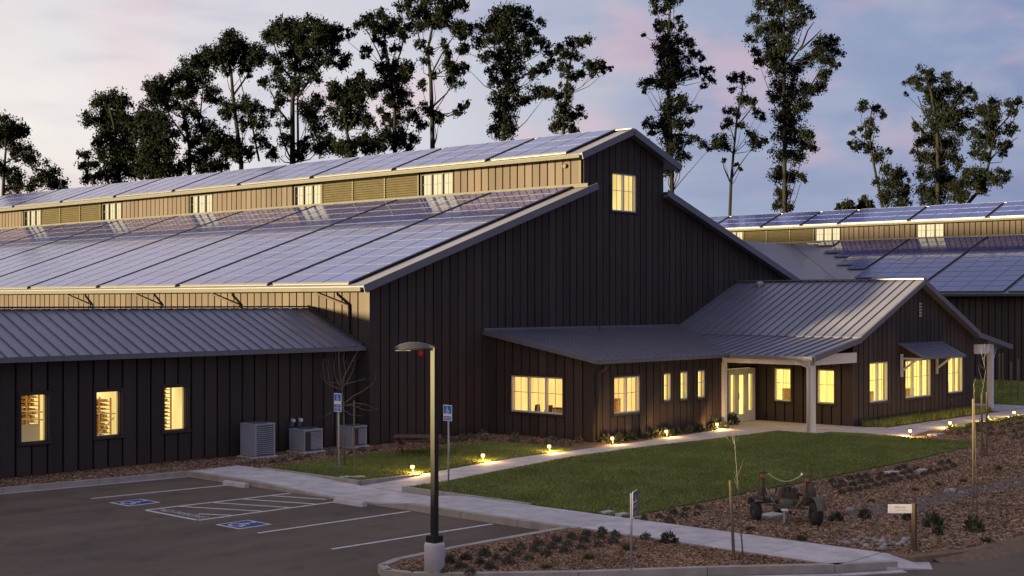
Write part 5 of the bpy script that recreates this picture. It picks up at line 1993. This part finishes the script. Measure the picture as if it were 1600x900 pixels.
RS = []
for i, (x, y) in enumerate(z4([(55, 728), (80, 738), (120, 720), (140, 708), (155, 742), (178, 752), (185, 712), (210, 735), (215, 712), (245, 742), (262, 728), (270, 716), (275, 745), (305, 740), (325, 738), (300, 722), (365, 735), (380, 722), (385, 742), (402, 735), (345, 742), (165, 725), (235, 722), (265, 764)], 1300, 630, 3.333)):
    r = random.uniform(.045, .085)
    p_ = ground_at(x, y, -.03)
    RS.append(put("river_stone", stone(p_, r, i), M_stone, smooth=True, cat="stone", group="river stones piled near the path", at=p_))
ordered(RS, "{n} rounded river stone from the left in the pile beside the white board")
RS = []
for i, (px, py) in enumerate([(1487, 770), (1503, 773), (1480, 771), (1328, 800)]):
    p_ = ground_at(px, py, -.03)
    RS.append(put("river_stone", stone(p_, .12, 50 + i), M_stone, smooth=True, cat="stone", group="boulders on the creek bed", at=p_))
ordered(RS, "{n} larger boulder from the left on the gravel creek bed")
p_ = ground_at(758, 681)
put("boulder", stone((p_.x, p_.y, -.03), .16, 77), M_stone, smooth=True, label="single pale boulder in the bed at the foot of the barn gable", cat="stone", at=p_)
p_ = ground_at(1120, 668)
put("boulder", stone((p_.x, p_.y, -.03), .14, 78), M_stone, smooth=True, label="single pale boulder by the office wall left of the entry post", cat="stone", at=p_)


# ================================================================== SAPLINGS AND STAKES
def stake(p, h, r, lb, group, lean=(0, 0)):
    p = Vector(p)
    return put("tree_stake", MB().tube([p, p + Vector((lean[0], lean[1], h))], [r, r * .92], 7), M_stake, label=lb, cat="stake", group=group, at=p, smooth=False)


def bare_tree(name, base, segs, r0, lb, twigs=0, seed=1, cat="tree", spread=.5):
    """segs: list of polylines (3D) with start radius; extra twigs sprout along them"""
    rg = random.Random(seed)
    e = empty(name, base, lb, cat)
    tr_, br_ = MB(), MB()
    first = True
    for pts, r in segs:
        (tr_ if first else br_).tube(pts, [r * (1 - .75 * k / (len(pts) - 1)) for k in range(len(pts))], 6)
        first = False
        for _ in range(twigs):
            i = rg.randrange(len(pts) - 1)
            p_ = pts[i].lerp(pts[i + 1], rg.random())
            d = (pts[i + 1] - pts[i]).normalized() + Vector((rg.uniform(-1, 1), rg.uniform(-1, 1), rg.uniform(-.2, .9))) * .9
            L = rg.uniform(.3, 1) * spread
            m1 = p_ + d.normalized() * L * .5
            m2 = m1 + (d.normalized() + Vector((rg.uniform(-.3, .3), rg.uniform(-.3, .3), rg.uniform(.0, .6)))).normalized() * L * .5
            br_.tube([p_, m1, m2], [r * .35, r * .25, r * .12], 4)
    put("trunk", tr_, M_twig, e, smooth=True)
    put("branches", br_, M_twig, e, smooth=True, kind="stuff")
    return e


# bare tree by the parking sign
tb = Vector((25.46, 29.83, 0))
td = (tb - Vector((0, 0, 0))).dot(FW)


def T(px, py, d=0.0):
    return depth_at(px, py, td + d)


segs = [([tb, T(538, 680), T(537, 640), T(534, 606)], .035)]
for br_ in ([(534, 608), (520, 604), (507, 596), (505, 575), (506, 560)], [(534, 606), (528, 598), (515, 598), (512, 575), (514, 562)], [(534, 606), (537, 590), (545, 575), (552, 560), (562, 545), (563, 535)],
            [(535, 608), (530, 575), (529, 553), (533, 544)], [(535, 606), (545, 592), (551, 580), (556, 562)], [(536, 602), (548, 598), (562, 594), (573, 593)],
            [(536, 632), (550, 620), (568, 610), (582, 600), (586, 592)], [(536, 634), (552, 634), (568, 640), (580, 642)], [(536, 634), (558, 630), (572, 632), (590, 641)], [(536, 636), (526, 640), (510, 648), (505, 654)],
            [(537, 640), (548, 648), (562, 650)], [(535, 610), (540, 580), (536, 560)], [(535, 608), (524, 590), (522, 570), (524, 556)]):
    segs.append(([T(x, y, random.uniform(-.5, .5) * k / 3) for k, (x, y) in enumerate(br_)], .013))
bare_tree("bare_tree", tb, segs, .03, "leafless young tree tied between two stakes in front of the left wing", twigs=3, seed=4, spread=.35)
stake((25.30, 29.97, -.02), 1.92, .028, "wooden stake left of the leafless tree", "stakes of the leafless tree", (.0, 0))
stake((25.44, 29.42, -.02), 1.92, .028, "wooden stake right of the leafless tree", "stakes of the leafless tree", (.01, .0))


def sapling(px, py_base, tops, lb, seed, r=.02, tw=4, sp=.3):
    b_ = ground_at(px, py_base, -.03)
    d = b_.dot(FW)
    pts = [b_] + [depth_at(x, y, d) for x, y in tops]
    return bare_tree("sapling", b_, [(pts, r)], r, lb, twigs=tw, seed=seed, spread=sp, cat="sapling")


sapling(1161, 873, [(1158, 830), (1155, 790), (1152, 745), (1149, 705), (1147, 682)], "thin pale sapling tied to a stake beside the path, left of the old machine", 3, r=.016, tw=16, sp=.35)
stake(tuple(ground_at(1146.5, 872, -.03)), 1.42, .032, "leaning wooden stake beside the pale sapling near the path", None, (.06, .12))
put("tree_tie", MB().tube([K(1140, 757, -2.7), K(1152, 761, -2.9)], .01, 5), M_black, label="dark tie strap holding the pale sapling to its stake", cat="strap")
sapling(1527, 798, [(1526, 750), (1524, 700), (1523, 640), (1521, 600)], "bare sapling beside the tallest stake at right", 9, r=.012, tw=8, sp=.3)
stake(tuple(ground_at(1520.5, 800, -.03)), 2.55, .022, "tallest wooden stake at right, nearest the creek bed", None)
sapling(1538, 712, [(1534, 670), (1534, 620), (1540, 580), (1532, 545)], "bare branching sapling between two stakes in front of the right porch", 12, r=.014, tw=14, sp=.7)
stake(tuple(ground_at(1534, 716, -.03)), 1.95, .035, "left stake of the pair by the right porch post", "stakes in front of the right porch")
stake(tuple(ground_at(1542, 712, -.03)), 1.95, .035, "right stake of the pair by the right porch post", "stakes in front of the right porch")
for (px, py, h, lb) in ((1561.7, 608, 1.95, "leftmost of four far stakes on the lawn beyond the porch"), (1566.7, 608, 1.95, "second from left of four far stakes on the lawn beyond the porch"),
                        (1580, 624, 1.8, "third from left of four far stakes on the lawn beyond the porch"), (1591, 627, 2.0, "rightmost of four far stakes on the lawn beyond the porch")):
    stake(tuple(ground_at(px, py, 0)), h, .05, lb, "far stakes on the lawn beyond the porch")
put("ledge", MB().box(80.2, 26, -.02, 80.6, 60, .42), M_conc, barn2)

# ================================================================== EUCALYPTUS TREES
def leaf_cloud(clumps, t, rg, dens=7.0, dj=2.0, leaf=(.13, .28)):
    """clumps: (px, py, r_px); returns leaf quads spread through real depth"""
    k = t / FPX
    out = []
    for (px, py, r) in clumps:
        c = np.array(depth_at(px, py, t + rg.normal(0, dj)))
        R = r * k * 1.40
        n = int(dens * r * r) + 12
        nsub = max(5, int(r * 1.1))
        sub = rg.normal(0, 1, (nsub, 3))
        sub /= np.linalg.norm(sub, axis=1, keepdims=True)
        sub *= rg.uniform(.25, 1.05, (nsub, 1)) * R
        sub[:, 2] *= .85
        idx = rg.integers(0, nsub, n)
        q = c + sub[idx] + rg.normal(0, 1, (n, 3)) * R * .185
        loose = rg.random(n) < .16
        nl = int(loose.sum())
        dv = rg.normal(0, 1, (nl, 3))
        dv /= np.linalg.norm(dv, axis=1, keepdims=True)
        q[loose] = c + dv * (R * 1.12 * rg.uniform(0, 1, (nl, 1)) ** .5)
        d = rg.normal(0, 1, (n, 3))
        d[:, 2] -= .9
        d /= np.linalg.norm(d, axis=1, keepdims=True)
        s = rg.normal(0, 1, (n, 3))
        s -= d * (s * d).sum(1, keepdims=True)
        s /= np.linalg.norm(s, axis=1, keepdims=True)
        L = rg.uniform(*leaf, (n, 1)) * .5
        w = L * rg.uniform(.45, .75, (n, 1))
        v = np.stack([q - d * L, q + s * w, q + d * L, q - s * w], 1)
        out.append(v.reshape(-1, 3))
    return np.vstack(out)


def euc(t, trunk, limbs, clumps, lb, seed, r=.24, dens=7.0, name="eucalyptus_tree", leaf=(.13, .28)):
    rg = np.random.default_rng(seed)
    rr = random.Random(seed)
    p0 = depth_at(trunk[0][0], trunk[0][1], t)
    base = Vector((p0.x, p0.y, -.2))
    e = empty(name, base, lb, "tree", "eucalyptus trees behind the barns")
    pts = [base] + [depth_at(x, y, t) for x, y in trunk]
    mb = MB()
    n = len(pts)
    mb.tube(pts, [r * 1.25] + [r * (1 - .72 * k / (n - 1)) for k in range(1, n)], 8)
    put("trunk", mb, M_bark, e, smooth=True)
    mb = MB()
    for lm in limbs:
        dd = rr.uniform(-1.5, 1.5)
        q = [depth_at(x, y, t + dd * i / max(1, len(lm) - 1)) for i, (x, y) in enumerate(lm)]
        mb.tube(q, [r * .42 * (1 - .7 * i / (len(q) - 1)) for i in range(len(q))], 6)
    # a limb reaching from the trunk into every larger clump
    tw_ = [depth_at(x, y, t) for x, y in trunk]
    for (px, py, rad) in clumps:
        if rr.random() < .75:
            c = depth_at(px, py, t)
            below = [p_ for p_ in tw_ if p_.z < c.z - .3] or [tw_[0]]
            a = min(below, key=lambda p_: (p_ - c).length)
            # start a little up the trunk
            mid_ = a.lerp(c, .5) + Vector((rr.uniform(-.4, .4), rr.uniform(-.4, .4), -.35))
            mb.tube([a, mid_, c], [r * .22, r * .14, r * .05], 5)
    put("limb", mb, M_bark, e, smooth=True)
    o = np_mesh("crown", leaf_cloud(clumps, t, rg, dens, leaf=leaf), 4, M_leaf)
    o.parent = e
    o.location = -base
    return e


L0 = [(5, 200, 16), (26, 202, 13), (35, 206, 9), (7, 220, 11), (37, 235, 14), (51, 246, 11), (22, 244, 7), (7, 264, 11), (26, 277, 12), (72, 270, 14), (62, 281, 8), (24, 295, 10), (50, 290, 9), (97, 286, 10), (83, 292, 6), (-12, 205, 14), (-10, 260, 12)]
euc(119, [(5, 305), (6, 270), (9, 235), (8, 205)], [[(8, 255), (25, 245), (37, 235), (50, 243)], [(7, 290), (40, 292), (70, 272)]], L0, "open eucalyptus at the far left edge of the picture", 1, r=.2)
L1 = [(183, 154, 14), (161, 161, 15), (194, 165, 10), (139, 185, 12), (165, 190, 16), (190, 190, 17), (205, 190, 13), (172, 216, 17), (198, 216, 16), (158, 238, 11), (183, 242, 17), (205, 246, 16), (134, 242, 8), (125, 257, 7), (143, 257, 9), (139, 279, 10), (157, 277, 9), (183, 268, 17), (205, 268, 14), (150, 225, 7)]
euc(121, [(185, 285), (183, 240), (178, 195), (170, 165)], [[(183, 260), (160, 250), (140, 244)], [(182, 230), (160, 200), (142, 187)]], L1, "broad dense eucalyptus left of centre, first of the tall row behind the long barn", 2)
L2 = [(235, 176, 17), (221, 190, 12), (249, 191, 17), (235, 205, 17), (257, 213, 16), (224, 227, 15), (242, 235, 17), (264, 235, 12), (227, 257, 17), (253, 264, 16), (271, 264, 10), (240, 270, 13)]
euc(117, [(245, 280), (244, 240), (240, 205), (237, 180)], [], L2, "short bushy eucalyptus filling the gap in the row above the roof's left half", 3, r=.2)
L3 = [(242, 136, 14), (257, 143, 15), (275, 125, 13), (286, 147, 14), (249, 154, 14), (308, 99, 16), (323, 88, 13), (293, 114, 13), (315, 121, 13), (326, 143, 12), (300, 135, 10), (337, 158, 10), (293, 172, 12), (310, 180, 9), (319, 205, 15), (301, 220, 12), (323, 238, 14), (290, 198, 9), (330, 264, 12), (346, 256, 11), (286, 264, 10), (319, 260, 12), (270, 165, 10), (300, 245, 10)]
euc(123, [(296, 275), (296, 230), (288, 185), (275, 150)], [[(296, 235), (312, 190), (318, 130), (310, 102)], [(295, 225), (265, 180), (250, 150)]], L3, "spreading eucalyptus with a slanting top rising to the right", 4)
C1 = [(361, 58, 12), (374, 69, 13), (347, 72, 12), (366, 86, 14), (386, 81, 12), (336, 86, 11), (389, 95, 12), (405, 81, 12), (402, 94, 12), (345, 98, 10), (380, 164, 13), (358, 172, 12), (397, 172, 12), (405, 194, 11), (380, 194, 9), (347, 217, 15), (366, 231, 13), (410, 219, 11), (352, 176, 8), (359, 235, 14), (374, 242, 10), (332, 215, 9), (384, 110, 9), (352, 110, 8), (390, 238, 9)]
euc(118, [(377, 255), (364, 150), (361, 110), (352, 80)], [[(405, 252), (393, 190), (384, 160), (372, 110)], [(364, 150), (385, 120), (398, 95)]], C1, "tall eucalyptus with a domed top and bare pale trunks below it", 5)
C2 = [(427, 50, 13), (441, 44, 12), (458, 39, 11), (474, 42, 12), (494, 39, 12), (508, 47, 12), (524, 49, 11), (419, 61, 10), (452, 61, 15), (474, 61, 15), (497, 61, 13), (516, 64, 13), (455, 81, 13), (480, 83, 13), (502, 81, 12), (524, 81, 9), (541, 92, 9), (535, 103, 9), (508, 94, 11), (433, 97, 12), (466, 103, 12), (485, 108, 11), (494, 122, 9), (433, 122, 11), (413, 131, 8), (452, 139, 13), (463, 128, 11), (438, 156, 10), (485, 178, 13), (480, 167, 11), (497, 156, 11), (494, 200, 13), (502, 230, 14), (480, 225, 9), (441, 192, 8), (430, 175, 7), (448, 218, 10), (470, 235, 10), (512, 216, 9), (430, 240, 9)]
euc(120, [(457, 255), (457, 160), (462, 110), (462, 70)], [[(466, 252), (465, 160), (470, 100), (480, 60)], [(462, 130), (440, 105), (425, 60)], [(466, 150), (495, 110), (520, 80)], [(458, 200), (435, 170), (420, 135)]], C2, "massive flat-topped eucalyptus with twin trunks, the widest crown", 6, r=.3)
C3 = [(522, 133, 10), (530, 144, 11), (519, 150, 9), (552, 133, 11), (563, 117, 7), (566, 139, 12), (580, 139, 11), (544, 150, 12), (561, 158, 12), (524, 178, 13), (552, 178, 13), (572, 189, 11), (580, 194, 7), (541, 194, 11), (536, 230, 14), (561, 222, 12), (574, 222, 11), (524, 231, 9), (535, 165, 9), (548, 235, 10)]
euc(116, [(549, 245), (541, 200), (535, 165), (530, 148)], [[(543, 205), (560, 175), (566, 142)]], C3, "short dark eucalyptus nestled between two much taller ones", 7, r=.2)
C4 = [(561, 39, 8), (572, 31, 8), (580, 25, 7), (597, 22, 9), (580, 44, 9), (597, 39, 12), (616, 36, 11), (610, 50, 11), (544, 53, 7), (535, 58, 5), (636, 42, 10), (627, 56, 9), (574, 75, 7), (569, 86, 6), (597, 69, 7), (602, 86, 7), (597, 106, 10), (619, 106, 12), (636, 106, 10), (608, 125, 13), (630, 122, 12), (594, 133, 10), (624, 144, 13), (610, 156, 12), (630, 164, 9), (644, 178, 10), (655, 194, 9), (622, 189, 11), (624, 211, 13), (602, 214, 13), (616, 222, 12), (647, 219, 9), (594, 230, 9), (594, 172, 6), (590, 60, 7), (618, 75, 7), (578, 236, 9), (638, 234, 8), (603, 184, 8)]
euc(122, [(617, 242), (617, 170), (609, 110), (601, 60)], [[(612, 130), (590, 80), (572, 45)], [(612, 120), (628, 75), (632, 45)], [(617, 200), (640, 180), (655, 165)]], C4, "feathery eucalyptus with its top leaning left, many gaps of sky", 8)
C5 = [(633, 8, 10), (649, 22, 10), (663, 8, 11), (672, 28, 12), (688, 17, 12), (702, 11, 10), (722, 8, 9), (683, 36, 10), (697, 31, 9), (658, 42, 9), (719, 44, 10), (724, 58, 8), (708, 42, 7), (694, 69, 7), (699, 86, 7), (655, 69, 7), (669, 81, 7), (661, 97, 7), (699, 106, 9), (713, 111, 9), (708, 128, 11), (719, 106, 7), (724, 75, 8), (677, 117, 6), (658, 133, 7), (663, 167, 7), (676, 178, 9), (686, 186, 7), (713, 178, 6), (722, 169, 7), (730, 161, 5), (675, -8, 12), (700, -8, 10), (645, -5, 10)]
euc(118, [(676, 235), (675, 180), (673, 120), (668, 80), (676, 40), (685, 5)], [[(675, 168), (698, 146), (713, 118)], [(677, 172), (700, 182), (722, 170)], [(673, 118), (690, 85), (712, 52)], [(670, 90), (655, 60), (648, 25)]], C5, "tallest eucalyptus of the left group, open crown cut by the top edge", 9)
D1 = [(792, 19, 12), (808, 17, 10), (775, 28, 11), (822, 25, 10), (797, 36, 13), (778, 44, 13), (756, 42, 11), (736, 44, 8), (719, 42, 8), (817, 42, 11), (830, 53, 10), (847, 36, 7), (842, 61, 8), (750, 64, 10), (772, 61, 10), (794, 61, 13), (817, 67, 10), (855, 78, 9), (761, 86, 9), (780, 89, 11), (803, 83, 12), (825, 80, 10), (767, 111, 8), (800, 108, 15), (833, 114, 9), (850, 108, 9), (864, 100, 8), (778, 128, 10), (797, 133, 12), (839, 142, 10), (817, 155, 10), (855, 147, 8), (780, 156, 11), (794, 164, 12), (780, 183, 11), (794, 189, 11), (775, 205, 10), (794, 208, 11), (724, 80, 8), (729, 105, 6)]
euc(120, [(786, 222), (790, 150), (797, 100), (800, 50), (795, 22)], [[(797, 132), (835, 108), (862, 96)], [(797, 112), (772, 85), (752, 60)], [(792, 150), (820, 152), (850, 146)]], D1, "leafy eucalyptus with a rounded top above a column of foliage, centre of the picture", 10)
D2 = [(872, 75, 8), (892, 67, 8), (906, 67, 8), (919, 61, 8), (883, 86, 9), (900, 86, 7), (883, 108, 9), (894, 119, 8), (919, 100, 7), (933, 100, 8), (928, 111, 7), (942, 108, 6), (953, 107, 4), (906, 117, 7), (886, 136, 8), (883, 153, 10), (864, 147, 7), (878, 172, 10), (872, 194, 11), (894, 183, 9), (906, 167, 5), (908, 178, 7), (892, 200, 8)]
euc(117, [(880, 210), (884, 150), (888, 112), (895, 80), (905, 68)], [[(887, 121), (915, 117), (950, 110)], [(884, 160), (900, 172), (910, 178)]], D2, "narrow crooked eucalyptus with one long branch reaching right, just left of the ridge's peak", 11, r=.18)
E1 = [(1025, 14, 8), (1044, 11, 9), (1022, 0, 8), (1053, 0, 10), (1028, 42, 8), (1044, 39, 9), (1061, 31, 6), (1067, 44, 6), (1039, 56, 10), (1005, 54, 3.5), (1061, 64, 10), (1075, 67, 8), (1033, 75, 11), (1053, 81, 13), (1086, 83, 7), (1097, 92, 5), (1039, 94, 12), (1058, 100, 13), (1078, 94, 6), (1042, 114, 13), (1064, 117, 11), (1083, 114, 8), (1100, 111, 7), (1111, 108, 5), (1108, 125, 7), (1097, 133, 5), (1025, 130, 10), (1008, 130, 8), (1008, 142, 5), (1044, 136, 12), (1047, 156, 8), (1067, 156, 8), (1042, 172, 12), (1061, 167, 11), (1078, 172, 6), (1089, 169, 5), (1019, 197, 10), (1039, 194, 13), (1058, 194, 11), (1075, 192, 7), (1044, 217, 12), (1064, 217, 10), (1083, 217, 7), (1100, 225, 7), (1108, 233, 4), (1050, 236, 12), (1064, 246, 10), (1046, 262, 11), (1046, -8, 10)]
euc(128, [(1050, 300), (1048, 200), (1043, 130), (1045, 60), (1048, 0)], [[(1045, 130), (1075, 110), (1108, 108)], [(1045, 140), (1025, 135), (1008, 132)], [(1047, 210), (1080, 212), (1106, 230)]], E1, "tall shaggy eucalyptus rising behind the barn's right roof slope", 12)
F1 = [(1146, 123, 8), (1161, 123, 8), (1171, 125, 5), (1144, 140, 5), (1161, 155, 10), (1176, 162, 7), (1140, 174, 7), (1150, 177, 6), (1184, 177, 7), (1193, 185, 5), (1137, 194, 8), (1159, 196, 6), (1129, 223, 11), (1120, 223, 8), (1174, 208, 7), (1180, 223, 10), (1190, 223, 7), (1131, 251, 3.5), (1150, 257, 3.5), (1157, 264, 3)]
euc(127, [(1140, 345), (1142, 290), (1146, 240), (1152, 180), (1160, 140), (1160, 125)], [[(1142, 287), (1131, 262), (1129, 245)], [(1144, 278), (1158, 255), (1175, 232)], [(1147, 240), (1130, 226)], [(1150, 200), (1172, 172), (1178, 160)], [(1148, 222), (1140, 195)]], F1, "slender young eucalyptus with a long bare trunk and small separate tufts", 13, r=.18, dens=7.0)
G1_ = [(1190, 4, 10), (1212, 15, 13), (1239, 8, 13), (1261, 19, 10), (1178, 30, 9), (1212, 42, 15), (1242, 38, 13), (1190, 45, 10), (1171, 62, 8), (1180, 81, 8), (1186, 98, 8), (1208, 64, 13), (1212, 87, 14), (1231, 68, 13), (1220, 110, 15), (1242, 110, 13), (1261, 94, 11), (1276, 83, 11), (1284, 68, 11), (1299, 64, 9), (1307, 79, 9), (1307, 100, 6), (1288, 94, 11), (1288, 117, 10), (1280, 136, 10), (1265, 140, 10), (1246, 143, 13), (1223, 140, 15), (1212, 151, 10), (1231, 166, 15), (1254, 166, 11), (1220, 185, 13), (1242, 193, 13), (1261, 208, 10), (1220, 211, 12), (1242, 219, 13), (1265, 230, 9), (1220, 242, 13), (1246, 245, 12), (1216, 272, 12), (1235, 279, 10), (1254, 276, 7), (1223, 302, 11), (1231, 321, 9), (1216, 321, 8), (1215, -8, 12), (1240, -8, 12)]
euc(129, [(1226, 340), (1226, 200), (1225, 100), (1225, 0)], [[(1230, 180), (1262, 142), (1292, 92)], [(1236, 95), (1254, 70), (1262, 48), (1272, 34)], [(1250, 78), (1268, 62), (1284, 46)], [(1226, 110), (1200, 105), (1182, 85)]], G1_, "tall leafy eucalyptus column with a dead forked branch on its right side", 14, r=.28)
H1 = [(1348, 167, 8), (1368, 169, 7), (1378, 178, 6), (1359, 191, 8), (1344, 202, 4.5), (1334, 209, 4.5), (1359, 209, 9), (1340, 228, 8), (1328, 223, 3.5), (1359, 231, 10), (1375, 244, 10), (1390, 237, 4.5), (1387, 265, 8), (1400, 275, 11), (1393, 290, 13), (1415, 297, 10), (1387, 309, 12), (1409, 312, 12), (1368, 284, 6), (1421, 282, 3.5)]
euc(126, [(1380, 330), (1372, 290), (1362, 240), (1358, 200), (1362, 172)], [[(1374, 270), (1381, 245)], [(1362, 235), (1345, 220), (1332, 210)]], H1, "small leaning eucalyptus with a clump of foliage at its foot, above the right barn", 15, r=.18)
I1 = [(1443, 113, 9), (1428, 125, 8), (1414, 130, 3.5), (1415, 147, 3.5), (1434, 135, 7), (1456, 125, 9), (1477, 122, 8), (1456, 144, 12), (1477, 141, 12), (1493, 141, 10), (1515, 141, 8), (1518, 153, 7), (1499, 156, 8), (1456, 166, 12), (1474, 166, 14), (1493, 175, 12), (1515, 175, 9), (1462, 191, 14), (1484, 194, 14), (1502, 200, 10), (1434, 200, 7), (1440, 222, 10), (1462, 219, 14), (1484, 222, 14), (1428, 237, 5), (1443, 247, 11), (1468, 247, 14), (1490, 247, 11), (1499, 259, 7), (1443, 272, 11), (1468, 275, 13), (1487, 278, 8), (1443, 300, 12), (1468, 300, 15), (1493, 300, 13), (1456, 315, 11), (1512, 284, 12), (1502, 309, 11)]
euc(125, [(1465, 335), (1466, 260), (1464, 190), (1455, 145), (1446, 118)], [[(1462, 200), (1444, 178), (1434, 150)], [(1450, 215), (1430, 192), (1424, 182)]], I1, "big dense eucalyptus at right with a dead twig on its left side", 16, r=.28)
J1 = [(1533, 172, 9), (1552, 163, 10), (1549, 178, 11), (1577, 163, 7), (1593, 160, 7), (1583, 178, 7), (1537, 194, 8), (1558, 197, 12), (1580, 203, 9), (1527, 209, 10), (1546, 219, 11), (1565, 228, 10), (1530, 228, 9), (1521, 240, 7), (1568, 240, 5), (1537, 244, 8), (1530, 272, 11), (1533, 290, 11), (1555, 278, 11), (1574, 275, 7), (1512, 268, 8)]
euc(123, [(1506, 325), (1537, 290), (1545, 255), (1553, 205), (1552, 180)], [[(1545, 250), (1570, 228), (1590, 215)], [(1552, 210), (1578, 180), (1592, 165)]], J1, "arching eucalyptus at the right edge, its trunk bending out from the dense one", 17, r=.22)
for k, (px, py, rr_, lb) in enumerate(((1322, 322, 8, "small far tree on the skyline, left of the pair above the right barn"), (1352, 318, 9, "small far tree on the skyline, right of the pair above the right barn"))):
    euc(190, [(px, 330), (px, py)], [], [(px - rr_ * .8, py + 2, rr_ * .8), (px, py, rr_), (px + rr_ * .8, py + 3, rr_ * .7), (px, py + 10, rr_)], lb, 30 + k, r=.2, name="distant_tree", leaf=(.3, .55))
